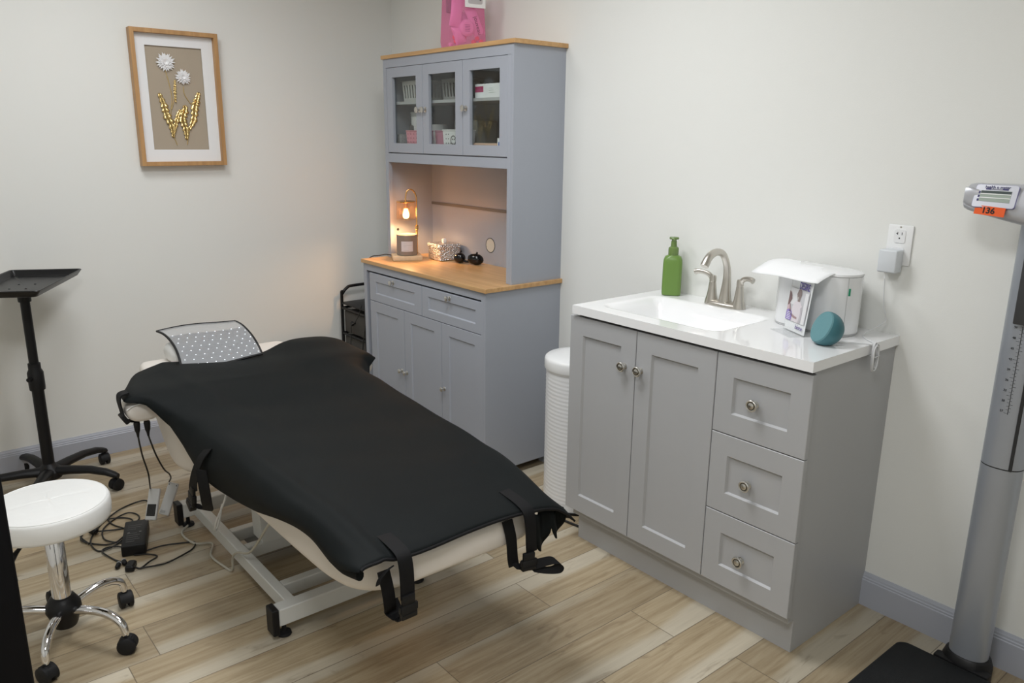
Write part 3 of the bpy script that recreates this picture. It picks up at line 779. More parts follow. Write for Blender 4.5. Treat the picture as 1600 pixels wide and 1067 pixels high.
b = BM(); box(b, (-.036, -.035, 0), (.036, .035, .060), .002); obj('case', b, M_clear, t, world=False)
vl = thing('glass_vial', 'silver-capped small glass bottle behind the cartons on the upper right shelf', 'bottle', (0, 0, 0), 0, 'vials on the upper right shelf')
b = BM(); lathe(b, [(0, 0), (.013, 0), (.014, .002), (.014, .090), (.007, .100), (.007, .105), (0, .105)], seg=16); obj('bottle', b, M_clear, vl, world=False)
b = BM(); lathe(b, [(0, .103), (.0095, .103), (.0095, .116), (.007, .119), (0, .119)], seg=16); obj('cap', b, M_white, vl, world=False)
for i, (x, y) in enumerate(((1.165, -.145), (1.198, -.150), (1.232, -.115), (1.262, -.145), (1.298, -.15))):
    o = vl
    if i:
        o = vl.copy(); C.objects.link(o)
        for ch in list(vl.children):
            c = ch.copy(); C.objects.link(c); c.parent = o
    o.location = (x, y, SH+.0005)
b = BM(); box(b, (1.100, -.262, SL+.0005), (1.270, -.10, SL+.020), .004); tag(obj('peach_tray', b, mat('peach_plastic', (.72, .50, .38), .5)), 'flat peach tray on the lower shelf behind the right glass door', 'tray')
t = thing('tape_box', 'small white and blue box beside the peach tray behind the right door', 'box', (1.300, -.250, SL+.0005))
b = BM(); box(b, (-.022, -.015, 0), (.022, .015, .042), .001, 1); obj('carton', b, M_paper, t, world=False)
b = BM(); box(b, (-.014, -.0156, .006), (.0, -.015, .026)); obj('blue_mark', b, mat('blue_print', (.03, .12, .45), .5), t, world=False, smooth=False)
# dried stems behind the right pane
t = thing('dried_stems', 'thin yellow-green dried stems in the dark cupboard behind the right glass door', 'plant', (1.285, -.13, SL+.0005))
b = BM(); rs = random.Random(3)
lathe(b, [(0, 0), (.022, 0), (.026, .02), (.02, .06), (.016, .065), (.0, .06)], seg=20); obj('vase', b, M_blackp, t, world=False)
b = BM()
for k in range(7):
    a = rs.uniform(0, 6.28); s = rs.uniform(.02, .05)
    tube(b, [(0, 0, .05), (s*.3*math.cos(a), s*.3*math.sin(a), .11), (s*math.cos(a), s*math.sin(a), rs.uniform(.15, .20))], .0013, 5, 4)
obj('stems', b, mat('olive_stem', (.34, .30, .07), .7), t, world=False)
b = BM()
for k in range(26):
    a = rs.uniform(0, 6.28); s = rs.uniform(.01, .055)
    lathe(b, [(0, -.006), (.0035, 0), (0, .006)], (s*math.cos(a), s*math.sin(a), rs.uniform(.11, .195)), 6, RX(rs.uniform(0, 3)) @ RY(rs.uniform(0, 3)))
obj('seed_heads', b, mat('yellow_bud', (.45, .38, .08), .7), t, world=False)

# ------------------------------------------------------------------ on the oak worktop
WZ = .8931
LA = math.atan2(-.45, .89)
t = thing('candle_warmer_lamp', 'lit brass candle warmer lamp with amber glass shade on pale wooden base', 'lamp', (.520, -.258, WZ), LA)
b = BM(); box(b, (-.062, -.075, 0), (.062, .075, .024), .003); obj('lamp_base', b, M_pine, t, world=False)
px, py = -.012, .056
b = BM(); tube(b, [(px, py, .022), (px, py, .12), (px, py, .25), (px, py, .315), (px+.001, py-.012, .345), (px+.004, py-.030, .356), (px+.007, py-.048, .345), (px+.009, py-.055, .318), (px+.010, py-.056, .300)], .0038, 12, 8)
obj('stem', b, M_brass, t, world=False)
b = BM(); lathe(b, [(0, .115), (.006, .115), (.006, .150), (.009, .153), (.009, .172), (.006, .175), (0, .175)], (px, py, 0), 16); obj('height_clamp', b, M_brass, t, world=False)
sx_, sy_ = .010, .0
b = BM(); lathe(b, [(0, .292), (.046, .292), (.048, .295), (.048, .299), (.02, .303), (0, .304)], (sx_, sy_, 0), 36); obj('shade_cap', b, M_brass, t, world=False)
b = BM(); rs = random.Random(5)
seg = 48; rings = []
for k in range(13):
    z = .205+.088*k/12
    rings.append([((.048+.0012*math.sin(9*2*PI*q/seg+1.7*k)*math.cos(k*1.3+q*.8))*math.cos(2*PI*q/seg)+sx_, (.048+.0012*math.sin(9*2*PI*q/seg+1.7*k)*math.cos(k*1.3+q*.8))*math.sin(2*PI*q/seg)+sy_, z) for q in range(seg)])
loft(b, rings, cap=False); obj('glass_shade', b, M_amber, t, world=False)
b = BM(); lathe(b, [(0, .292), (.011, .292), (.012, .270), (.012, .262), (0, .262)], (sx_, sy_, 0), 20); obj('bulb_socket', b, M_brass, t, world=False)
b = BM(); lathe(b, [(0, .262), (.009, .260), (.012, .248), (.016, .235), (.017, .226), (.014, .216), (.008, .211), (0, .210)], (sx_, sy_, 0), 24); obj('bulb', b, M_bulb, t, world=False, label='glowing warm bulb')
lp = bpy.data.lights.new('bulb_lamp', 'SPOT'); lp.energy = 4.0; lp.color = (1.0, .56, .25); lp.shadow_soft_size = .02; lp.spot_size = math.radians(165); lp.spot_blend = .5
lo = bpy.data.objects.new('bulb_lamp', lp); C.objects.link(lo); lo.location = T(.520, -.258, WZ) @ RZ(LA) @ V((sx_, sy_, .203))
lq = bpy.data.lights.new('bulb_glow_lamp', 'POINT'); lq.energy = .8; lq.color = (1.0, .50, .22); lq.shadow_soft_size = .02
lo = bpy.data.objects.new('bulb_glow_lamp', lq); C.objects.link(lo); lo.location = T(.520, -.258, WZ) @ RZ(LA) @ V((sx_+.03, sy_, .232))
t = thing('jar_candle', 'taupe jar candle with white label standing under the amber warmer lamp', 'candle', (.5255, -.258, WZ+.0245), LA)
b = BM(); lathe(b, [(0, 0), (.050, 0), (.053, .003), (.053, .104), (.051, .106), (.050, .104), (.050, .090), (0, .090)], seg=40); obj('jar', b, M_candle, t, world=False)
b = BM(); lathe(b, [(0, .0905), (.0495, .0905), (.0495, .093), (.0, .0935)], seg=32); obj('wax', b, M_wax, t, world=False)
b = BM(); rr_ = []
for k in range(9):
    a = math.radians(-36+8.2*k-2); rr_.append([(.0534*math.cos(a), .0534*math.sin(a), .022), (.0538*math.cos(a), .0538*math.sin(a), .022), (.0538*math.cos(a), .0538*math.sin(a), .074), (.0534*math.cos(a), .0534*math.sin(a), .074)])
loft(b, rr_); lb = obj('paper_label', b, mat('candle_label', (.62, .60, .62), .6), t, world=False, label='white paper label')
b = BM()
for k in range(4):
    a0 = math.radians(-26); a1 = a0+math.radians((22, 48, 18, 30)[k]); z = .062-.008*k-(.010 if k > 2 else 0)
    rr_ = [[(.0541*math.cos(a0+(a1-a0)*j/5), .0541*math.sin(a0+(a1-a0)*j/5), z), (.0541*math.cos(a0+(a1-a0)*j/5), .0541*math.sin(a0+(a1-a0)*j/5), z+.0014)] for j in range(6)]
    loft(b, rr_, cap=False, closed=False)
obj('label_lines', b, M_grey, lb, world=False)
b = BM(); tube(b, [(.455, -.270, WZ+.006), (.430, -.290, WZ+.012), (.405, -.315, WZ+.016), (.385, -.345, WZ+.010), (.362, -.375, WZ+.004), (.350, -.405, WZ-.03), (.352, -.410, WZ-.12), (.345, -.415, .55), (.330, -.430, .40), (.300, -.440, .12), (.26, -.40, .006)], .0028, 8, 6)
tag(obj('lamp_cord', b, M_cord), 'black cord leaving the warmer lamp over the left cabinet edge', 'cord')

t = thing('silver_box', 'hammered silver square box with a clear knob on the oak worktop', 'box', (.632, -.100, WZ), math.radians(-4))
b = BM(); loft(b, [rr3(.108, .108, .006, 0), rr3(.122, .122, .007, .004), rr3(.122, .122, .007, .066)]); sb = obj('box_body', b, M_silver, t, world=False)
nt = M_silver.node_tree; vo = nt.nodes.new('ShaderNodeTexVoronoi'); vo.inputs['Scale'].default_value = 150; bp = nt.nodes.new('ShaderNodeBump'); bp.inputs['Strength'].default_value = 1.0; bp.inputs['Distance'].default_value = .005
tcn = nt.nodes.new('ShaderNodeTexCoord'); nt.links.new(tcn.outputs['Object'], vo.inputs['Vector']); nt.links.new(vo.outputs['Distance'], bp.inputs['Height']); nt.links.new(bp.outputs[0], nt.nodes['Principled BSDF'].inputs['Normal'])
b = BM(); loft(b, [rr3(.130, .130, .007, .0665), rr3(.130, .130, .007, .080), rr3(.124, .124, .007, .084), rr3(.03, .03, .005, .085)]); obj('lid', b, M_silver, t, world=False)
b = BM(); loft(b, [rr3(.014, .014, .003, .085), rr3(.020, .020, .003, .092), rr3(.020, .020, .003, .103), rr3(.012, .012, .003, .108)]); obj('knob', b, mat('crystal_knob', (.9, .9, .9), .1, trans=.3), t, world=False)

t = thing('protective_goggles', 'pair of shiny black eye goggles joined by a strap, beside silver box', 'goggles', (.832, -.098, WZ))
for s, (dx, dy, rx, rz_) in ((-1, (-.045, -.014, .030, .027)), (1, (.048, .016, .041, .029))):
    b = BM(); n0 = lathe(b, [(0, -1), (.45, -.93), (.80, -.62), (1, 0), (.92, .42), (.70, .72), (.35, .93), (0, 1)], (0, 0, 0), 28, RY(PI/2))
    bmesh.ops.transform(b, matrix=T(dx, dy, rz_*.97) @ RZ(math.radians(42)) @ RY(.12*s) @ Matrix.Diagonal((rx, .024, rz_, 1)), verts=b.verts[:])
    for v in b.verts:
        if v.co.z < .0005: v.co.z = .0005
    obj('eye_cup', b, mat('gloss_black', (.004, .004, .005), .12), t, world=False)
    b = BM(); tube(b, [(dx+.003, dy-.002, .050), (dx+.006, dy+.004, .064), (dx+.002, dy+.010, .056)], .0026, 6, 3); obj('strap_tab', b, M_rubber, t, world=False)
b = BM(); tube(b, [(-.03, -.006, .018), (-.008, .000, .011), (.018, .008, .016)], .006, 8, 4); obj('bridge', b, M_rubber, t, world=False)

# ------------------------------------------------------------------ pink gift bag on top of the hutch
t = thing('gift_bag', 'see-through pink gift bag of pink packets on top of the hutch cabinet', 'bag', (.914, -.178, 1.8975), math.radians(-12))
b = BM()
def bagring(k, z): return [(.052*k, -.086*k, z), (.054*k, -.03*k, z), (.052*k, .086*k, z), (-.052*k, .086*k, z), (-.045*k, 0, z), (-.052*k, -.086*k, z)]
loft(b, [bagring(.98, .001), bagring(1.03, .03), bagring(1.0, .10), bagring(.96, .17), bagring(.92, .255)], cap=False)
b2 = [v for v in b.verts]
obj('film', b, M_pinkfilm, t, world=False, ang=.5)
b = BM(); box(b, (-.048, -.08, .001), (.048, .08, .003)); obj('bag_bottom', b, M_pinkfilm, t, world=False)
def packet(name, c, w, h, d, R, m):
    b = BM(); n = 8; rings = []
    for i in range(n+1):
        f = i/n; k = math.sin(PI*f)**.5*d/2+.0008; ww = w/2*(1-.08*math.sin(PI*f))
        rings.append([(ww*math.cos(2*PI*q/16), k*math.sin(2*PI*q/16), (f-.5)*h) for q in range(16)])
    loft(b, rings); M_ = T(*c) @ R; bmesh.ops.transform(b, matrix=M_, verts=b.verts[:])
    return obj(name, b, m, t, world=False)
FR = RZ(PI/2)
packet('pink_packet', (.030, -.045, .150), .060, .120, .022, FR @ RY(.12), M_pinkpk)
packet('pink_packet', (.026, .045, .120), .056, .125, .026, FR @ RY(-.42), M_pinkpk)
packet('pink_packet', (.020, -.030, .060), .056, .080, .026, FR @ RY(-.35), M_pinkpk)
packet('pink_packet', (-.015, .0, .10), .070, .120, .030, FR @ RY(.2), M_pinkpk)
b = BM(); lathe(b, [(0, -.014), (.026, -.012), (.036, -.004), (.036, .004), (.026, .012), (0, .014)], (.036, .004, .088), 28, RY(PI/2)); jr = obj('round_packet', b, M_pinkpk, t, world=False)
b = BM()
for k in range(5): box(b, (.0505, -.012, .098-.0065*k), (.0512, .012, .100-.0065*k))
obj('fine_print', b, mat('mauve_print', (.30, .10, .25), .5), jr, world=False)
b = BM(); add(b, text_bm('jouveau', .026, frame((.0445, .052, .100), (0, .30, -.95), (0, .95, .30)) ))
obj('packet_lettering', b, M_ink, t, world=False, smooth=False)
rs = random.Random(11)
for k in range(9):
    b = BM(); lathe(b, [(0, -.010), (.010, -.006), (.012, 0), (.010, .006), (0, .010)], (.018+rs.uniform(-.03, .022), .035+rs.uniform(-.03, .04) if k < 6 else -.055+rs.uniform(-.015, .02), .016+.016*(k % 3)), 8, RX(rs.uniform(0, 3)) @ RY(rs.uniform(0, 3)))
    obj('wrapped_sweet', b, M_redpk if k % 3 else M_pinkpk, t, world=False, ang=.2)
b = BM(); box(b, (-.01, -.079, .150), (.02, -.035, .245), .003); obj('grey_tube', b, mat('grey_wrap', (.25, .25, .26), .4), t, world=False)
t = thing('gift_tag', 'white card with a grey picture stuck to front of pink gift bag', 'card', T(.914, -.178, 1.8975) @ RZ(math.radians(-12)) @ V((.0585, .034, .172)), math.radians(-12))
b = BM(); box(b, (-.001, -.050, 0), (.001, .050, .10), .0004, 1); obj('card', b, M_paper, t, world=False)
b = BM(); prism(b, rrect(.070, .075, .008, 4, 0, .053), .0012, .0018, 'x'); obj('picture_print', b, mat('pale_grey_print', (.55, .53, .55), .5), t, world=False, smooth=False)
b = BM(); prism(b, [(-.03, .040), (-.018, .030), (.0, .090), (-.012, .092)], .002, .0024, 'x'); prism(b, [(.004, .088), (.018, .092), (.030, .034), (.022, .028)], .002, .0024, 'x'); obj('grey_strokes', b, mat('grey_stroke', (.16, .16, .17), .5), t, world=False, smooth=False)

# ------------------------------------------------------------------ picture
t = thing('framed_picture', 'oak-framed picture of two white flowers with golden leaves on the left wall', 'picture', (0.001, -1.178, 1.364))
PW_, PH_ = .392, .606; fw = .019; dp = .044
b = BM()
for lo, hi in (((0, -PW_/2, 0), (dp, -PW_/2+fw, PH_)), ((0, PW_/2-fw, 0), (dp, PW_/2, PH_)), ((0, -PW_/2+fw, 0), (dp, PW_/2-fw, fw)), ((0, -PW_/2+fw, PH_-fw), (dp, PW_/2-fw, PH_))): box(b, lo, hi, .001, 1)
obj('frame', b, M_oakframe, t, world=False, smooth=False)
b = BM()
iy0, iy1, iz0, iz1 = -PW_/2+fw, PW_/2-fw, fw, PH_-fw; oy0, oy1, oz0, oz1 = -.130, .124, .074, .536
for lo, hi in (((.012, iy0, iz0), (.016, oy0, iz1)), ((.012, oy1, iz0), (.016, iy1, iz1)), ((.012, oy0, iz0), (.016, oy1, oz0)), ((.012, oy0, oz1), (.016, oy1, iz1))): box(b, lo, hi)
obj('mount', b, M_matb, t, world=False, smooth=False)
b = BM(); box(b, (.004, iy0, iz0), (.008, iy1, iz1)); obj('backing_board', b, M_taupe, t, world=False, smooth=False)
def pic(u, v, x=.012): # u,v in 0..1 within the taupe opening (v down)
    return (x, oy0+(oy1-oy0)*u, oz1-(oz1-oz0)*v)
def stem(pts, r=.0016):
    b = BM(); tube(b, [pic(*p) for p in pts], r, 6, 6); return obj('gold_stem', b, M_gold, t, world=False)
stem([(.33, .23), (.38, .38), (.40, .50), (.36, .62), (.35, .75), (.37, .86), (.42, .955)])
stem([(.62, .38), (.63, .45), (.70, .52), (.77, .58), (.74, .70), (.66, .82), (.60, .95)])
stem([(.47, .32), (.48, .42), (.43, .52), (.38, .60)])
stem([(.36, .86), (.41, .76), (.47, .68), (.53, .60)], .0012)
def leaf(path, wmax, teeth=9):
    b = BM(); q = catmull([pic(*p, .013) for p in path], 10); n = len(q)
    for sd in (-1, 1):
        prev = None
        for i in range(n-1):
            f = i/(n-1); d = (q[i+1]-q[i]).normalized(); sidev = V((0, -d.z, d.y))*sd
            tooth = (f*teeth) % 1; wv = wmax*(.35+.9*math.sin(PI*min(1, f*1.02))**.7)*(1-.55*tooth)
            tip = q[i]+sidev*wv+d*.002+V((.003*math.sin(i*1.9)+.002, 0, 0))
            a = b.verts.new(q[i]+V((.0015, 0, 0))); c = b.verts.new(tip)
            if prev: b.faces.new((prev[0], a, c, prev[1]))
            prev = (a, c)
    o = obj('gold_leaf', b, M_gold, t, world=False, ang=.3)
    m = o.modifiers.new('s', 'SOLIDIFY'); m.thickness = .0006
    return o
leaf([(.36, .88), (.36, .78), (.28, .66), (.24, .55), (.17, .44)], .0175)
leaf([(.37, .86), (.42, .76), (.48, .66), (.54, .60)], .011, 7)
leaf([(.60, .90), (.60, .80), (.56, .70), (.62, .60), (.60, .56)], .0175)
leaf([(.66, .80), (.76, .70), (.80, .58), (.85, .50), (.90, .42)], .0175)
leaf([(.46, .54), (.46, .45), (.47, .38), (.48, .31)], .006, 6)
def flower(u, v, R):
    b = BM(); c = V(pic(u, v, .014)); rs = random.Random(int(u*100))
    for ring, n, rr_ in ((0, 20, 1.0), (1, 18, .80), (2, 14, .58), (3, 9, .34)):
        for k in range(n):
            a = 2*PI*k/n+ring*.3+rs.uniform(-.1, .1); L = R*rr_*rs.uniform(.9, 1.08)
            d = V((0, math.cos(a), math.sin(a))); s = V((0, -math.sin(a), math.cos(a))); up = V((.0022+.0028*ring, 0, 0))
            w_ = R*.14
            pts = [c+up*.6, c+d*L*.55+s*w_+up*1.2, c+d*L+up*1.4, c+d*L*.55-s*w_+up*1.2]
            b.faces.new([b.verts.new(p) for p in pts])
    o = obj('white_flower', b, M_petal, t, world=False, smooth=False)
    m = o.modifiers.new('s', 'SOLIDIFY'); m.thickness = .0008
flower(.34, .15, .044); flower(.63, .285, .037)

# ------------------------------------------------------------------ waste bin
t = thing('waste_bin', 'white cylindrical bin with wavy ribbed sides between hutch and sink cabinet', 'bin', (1.788, -.232, 0))
b = BM(); seg = 96; rings = []
for k in range(121):
    z = .013+.582*k/120; ring = []
    amp = .0007 if 3 < k < 117 else 0
    for q in range(seg):
        a = 2*PI*q/seg; r = .136+amp*math.sin(2*PI*(z/.0165)+3*a)
        ring.append((r*math.cos(a), r*math.sin(a), z))
    rings.append(ring)
loft(b, rings); obj('bin_body', b, M_binw, t, world=False, ang=1.0)
b = BM(); lathe(b, [(0, 0), (.137, 0), (.1385, .003), (.1385, .011), (.136, .013), (0, .013)], seg=48); bb_ = obj('bin_base', b, M_blackp, t, world=False, label='black base ring')
b = BM(); lathe(b, [(.134, .595), (.1385, .595), (.1395, .602), (.1375, .606)], seg=48); obj('liner_edge', b, M_paper, t, world=False)
b = BM(); lathe(b, [(0, .602), (.142, .602), (.1435, .606), (.1435, .638), (.141, .646), (.134, .652), (.09, .6595), (0, .662)], seg=64); obj('lid', b, M_white, t, world=False)
b = BM(); tube(b, [(1.76, -.395, .004), (1.83, -.402, .005), (1.93, -.39, .005), (1.985, -.38, .005)], .005, 8, 6); tag(obj('floor_cord', b, M_cord), 'black cord on the floor in front of white bin, running behind sink cabinet', 'cord')

# ------------------------------------------------------------------ drawer rack in the corner
t = thing('drawer_rack', 'black metal rack with dark fabric drawers in the corner behind the hutch', 'rack', (.19, -.23, 0))
for x in (.055, .325):
    b = BM(); tube(b, [(x, -.400, 0), (x, -.400, .615), (x, -.393, .655), (x, -.365, .684), (x, -.325, .693), (x, -.12, .693), (x, -.08, .684), (x, -.052, .655), (x, -.045, .615), (x, -.045, 0)], .0085, 12, 4)
    obj('side_frame', b, M_blackm, t)
b = BM(); box(b, (.050, -.405, .598), (.330, -.04, .606), .002); obj('top_shelf', b, M_blackp, t)
for z in (.575, .430, .285, .140):
    b = BM()
    for lo, hi in (((.055, -.405, z-.006), (.325, -.397, z+.006)), ((.055, -.049, z-.006), (.325, -.041, z+.006)), ((.051, -.40, z-.006), (.059, -.045, z+.006)), ((.321, -.40, z-.006), (.329, -.045, z+.006))): box(b, lo, hi)
    obj('rail_frame', b, M_blackm, t, smooth=False)
for z in (.440, .295, .150):
    b = BM(); box(b, (.068, -.394, z), (.312, -.055, z+.122), .006); d = obj('fabric_drawer', b, M_fabricbin, t)
    b = BM(); lathe(b, [(0, 0), (.005, 0), (.005, .010), (.012, .014), (.014, .020), (.010, .026), (0, .027)], (.190, -.394, z+.068), 18, RX(PI/2)); obj('knob', b, M_blackp, d)
b = BM(); tube(b, [(.345, -.435, .640), (.30, -.43, .58), (.250, -.428, .530), (.205, -.426, .505), (.198, -.426, .46), (.190, -.426, .40), (.180, -.428, .34), (.15, -.43, .15), (.14, -.45, .005)], .0024, 8, 6); tag(obj('hanging_cord', b, M_cord), 'thin black cord hanging in front of the dark fabric drawers', 'cord')

# ------------------------------------------------------------------ instrument tray on a stand
t = thing('tray_stand', 'black instrument tray on a wheeled five-leg stand by the left wall', 'tray stand', (.272, -1.948, 0))
b = BM(); tube(b, [(0, 0, .075), (0, 0, .50)], .0235, 20, 0); obj('lower_post', b, M_blackm, t, world=False)
b = BM(); tube(b, [(0, 0, .50), (0, 0, .90)], .0185, 20, 0); obj('upper_post', b, M_blackm, t, world=False)
b = BM(); lathe(b, [(.018, .455), (.030, .455), (.031, .47), (.031, .530), (.024, .545), (.024, .57), (.0185, .572)], seg=24); tube(b, [(.02, -.02, .51), (.036, -.034, .51)], .009, 10, 0); obj('height_collar', b, M_blackp, t, world=False)
b = BM(); lathe(b, [(0, .835), (.024, .835), (.025, .84), (.025, .9035), (0, .9035)], seg=20); obj('tray_socket', b, M_blackp, t, world=False)
b = BM(); tube(b, [(.02, .02, .885), (.05, .045, .885)], .004, 8, 0); lathe(b, [(0, -.008), (.014, -.008), (.017, -.004), (.017, .004), (.014, .008), (0, .008)], (.055, .049, .885), 10, RZ(.73) @ RY(PI/2)); obj('tray_screw', b, M_blackp, t, world=False)
ta = math.atan2(-.463, .886)
TM = T(.041, .001, .93) @ RZ(ta)
b = BM(); L_, W_ = .265, .145
def rr(w, d, r, z): return [(x, y, z) for x, y in rrect(w*2, d*2, r, 4)]
loft(b, [rr(L_, W_, .018, 0), rr(L_-.002, W_-.002, .017, .0025), rr(L_-.008, W_-.008, .014, .0005), rr(L_-.018, W_-.018, .012, -.020), rr(L_-.022, W_-.022, .010, -.023), ], cap=False)
bm_ = b; loft(b, [rr(L_-.022, W_-.022, .010, -.023), rr(.0002, .0001, .00005, -.0232)], cap=False); loft(b, [rr(L_, W_, .018, 0), rr(L_-.016, W_-.016, .012, -.023), rr(L_-.022, W_-.022, .010, -.0255), rr(.0002, .0001, .00005, -.0255)], cap=False)
bmesh.ops.remove_doubles(b, verts=b.verts[:], dist=.0002)
bmesh.ops.transform(b, matrix=TM, verts=b.verts[:]); obj('tray', b, mat('black_tray', (.010, .010, .011), .35, spec=.35), t, world=False)
b = BM()
for i in (-1, 1):
    for j in (-1, 1): cyl(b, tuple((TM @ V((.05*i+.02, .03*j, -.0228)))), .004, 0, .0015, 8)
obj('tray_rivets', b, M_blackp, t, world=False)
b = BM(); lathe(b, [(0, .05), (.045, .052), (.055, .065), (.055, .085), (.035, .105), (.026, .115), (.0235, .12)], seg=24); obj('hub', b, M_blackp, t, world=False)
def caster(parent, x, y, ang, r=.026, hood=True, m=M_blackp, top=.075):
    cst = boxcaster(x, y, ang, r, m, top)
    return obj('caster', cst, m, parent, world=False)
def boxcaster(x, y, ang, r, m, top):
    b = BM()
    A = T(x, y, 0) @ RZ(ang)
    for s in (-1, 1):
        lathe(b, [(0, -.009), (r*.8, -.009), (r, -.006), (r, .006), (r*.8, .009), (r*.4, .011), (0, .011)], (0, 0, 0), 24, A @ T(0, s*.0125, r) @ RX(PI/2))
    hood = []
    for k in range(9):
        a = math.radians(-5+190*k/8); hood.append([tuple(A @ V((r*1.06*math.cos(a), yy, r+r*1.06*math.sin(a)))) for yy in (-.010, -.004, .004, .010)])
    loft(b, hood, cap=False, closed=False)
    box_ = boxm((-.012, -.006, r*.9), (.014, .006, r*2.0), .002, A); add(b, box_)
    tube(b, [tuple(A @ V((.0, 0, r*1.7))), tuple(A @ V((0, 0, top)))], .0065, 10, 0)
    return b
for k in range(5):
    a = math.radians(52+72*k-3)
    d = V((math.cos(a), math.sin(a), 0)); s = V((-math.sin(a), math.cos(a), 0))
    b = BM(); rings = []
    for f, z, w_, h_ in ((0.02, .082, .030, .034), (.10, .090, .024, .030), (.18, .092, .021, .027), (.25, .082, .019, .025), (.285, .070, .018, .022), (.300, .064, .014, .018)):
        c = d*f+V((0, 0, z)); rings.append([tuple(c+s*(w_*math.cos(2*PI*q/14))+V((0, 0, h_*.62*math.sin(2*PI*q/14)))) for q in range(14)])
    loft(b, rings); lg = obj('leg', b, M_blackp, t, world=False)
    obj('caster', boxcaster(d.x*.288, d.y*.288, a+1.1, .026, M_rubber, .062), M_rubber, lg, world=False)

# ------------------------------------------------------------------ stool
t = thing('swivel_stool', 'round white padded swivel stool on five chrome legs with black casters', 'stool', (1.493, -2.122, 0))
SZ, SR = .465, .164
b = BM(); seg = 64; rings = []
prof = [(SR-.012, SZ-.075), (SR-.003, SZ-.071), (SR, SZ-.062), (SR+.0015, SZ-.040), (SR, SZ-.018), (SR-.003, SZ-.0115), (SR-.006, SZ-.0085), (SR-.010, SZ-.0075)]
for r, z in prof: rings.append([(r*math.cos(2*PI*q/seg), r*math.sin(2*PI*q/seg), z) for q in range(seg)])
def quilt(x, y):
    g = .062; a = abs(((x/g) % 1)-.5)*2; c = abs(((y/g) % 1)-.5)*2
    return -.0022*(max(0, (a-.86)/.14)**2 + max(0, (c-.86)/.14)**2)
for f in [1-.045*k for k in range(1, 22)]:
    r = (SR-.010)*f; z0 = SZ-.0075+.0075*(1-f*f)
    rings.append([(r*math.cos(2*PI*q/seg), r*math.sin(2*PI*q/seg), z0+quilt(r*math.cos(2*PI*q/seg), r*math.sin(2*PI*q/seg))*ss((1-f)/.1)) for q in range(seg)])
loft(b, rings); st = obj('seat', b, M_whitepu, t, world=False, ang=1.2)
b = BM(); tube(b, [((SR-.0075)*math.cos(2*PI*k/48), (SR-.0075)*math.sin(2*PI*k/48), SZ-.0085) for k in range(49)], .0022, 6, 0); obj('piping', b, M_whitepu, st, world=False)
b = BM(); lathe(b, [(0, SZ-.085), (.09, SZ-.085), (.09, SZ-.075), (0, SZ-.074)], seg=32); lathe(b, [(0, SZ-.118), (.024, SZ-.118), (.027, SZ-.10), (.03, SZ-.085), (0, SZ-.085)], seg=24); obj('seat_plate', b, M_blackp, t, world=False)
b = BM(); tube(b, [(0, 0, .30), (0, 0, SZ-.10)], .0125, 20, 0); obj('gas_piston', b, M_chrome, t, world=False)
b = BM(); lathe(b, [(0, .12), (.0265, .12), (.0265, .333), (.0245, .336), (.018, .334), (.0125, .330)], seg=32); obj('column', b, M_chrome, t, world=False)
b = BM(); lathe(b, [(.0265, .355), (.0, .355)], seg=8) if False else None
b.free(); b = BM(); lathe(b, [(.0, .045), (.032, .045), (.036, .055), (.044, .085), (.050, .100), (.048, .118), (.034, .142), (.0275, .146), (0, .146)], seg=32); obj('hub', b, M_blackp, t, world=False)
b = BM(); tube(b, [(.02, -.03, SZ-.094), (.06, -.085, SZ-.098), (.085, -.115, SZ-.115), (.10, -.135, SZ-.14)], [.004, .004, .009, .010], 8, 4); obj('height_lever', b, M_blackp, t, world=False)
for k in range(5):
    a = math.radians((33, 109, 178, 252, 336)[k]); SC_ = (1.06, .90, 1, 1, .98)[k]; d = V((math.cos(a), math.sin(a), 0))
    b = BM(); tube(b, [tuple(d*f*SC_+V((0, 0, z))) for f, z in ((.030, .100), (.08, .112), (.13, .118), (.175, .112), (.205, .094), (.215, .072), (.216, .058))], [.0135, .0135, .013, .0125, .012, .011, .010], 16, 6); lg = obj('leg', b, M_chrome, t, world=False)
    obj('caster', boxcaster(d.x*.218*SC_, d.y*.218*SC_, a+(.5, 1.2, .2, -.8, .9)[k], .0265, M_rubber, .066), M_rubber, lg, world=False)

# ------------------------------------------------------------------ treatment bed
BC, BW = -1.348, .302          # centre line and half width of the cushions
t = thing('treatment_bed', 'cream upholstered treatment bed with armrests on a white steel frame', 'treatment bed', (1.45, BC, 0))
def itp(tab, x):
    if x <= tab[0][0]: return tab[0][1]
    for (a, fa), (b_, fb) in zip(tab, tab[1:]):
        if x <= b_:
            s = (x-a)/(b_-a); return fa+(fb-fa)*s
    return tab[-1][1]
def itps(tab, x):
    # catmull-rom through the table
    n = len(tab)
    if x <= tab[0][0]: return tab[0][1]
    if x >= tab[-1][0]: return tab[-1][1]
    for i in range(n-1):
        if x <= tab[i+1][0]:
            x1, y1 = tab[i]; x2, y2 = tab[i+1]; x0, y0 = tab[max(i-1, 0)]; x3, y3 = tab[min(i+2, n-1)]
            h = x2-x1; s = (x-x1)/h
            m1 = (y2-y0)/(x2-x0)*h if x2 != x0 else 0; m2 = (y3-y1)/(x3-x1)*h if x3 != x1 else 0
            return (2*s**3-3*s*s+1)*y1+(s**3-2*s*s+s)*m1+(-2*s**3+3*s*s)*y2+(s**3-s*s)*m2
TOPZ = [(.70, .622), (.80, .626), (.95, .626), (1.23, .618), (1.40, .600), (1.6, .575), (2.0, .572), (2.3, .568), (2.45, .548), (2.53, .530)]
BOTZ = [(.70, .568), (.80, .566), (.92, .560), (1.03, .507), (1.12, .455), (1.24, .380), (1.33, .372), (1.45, .395), (1.60, .408), (2.0, .410), (2.3, .415), (2.45, .430), (2.53, .450)]
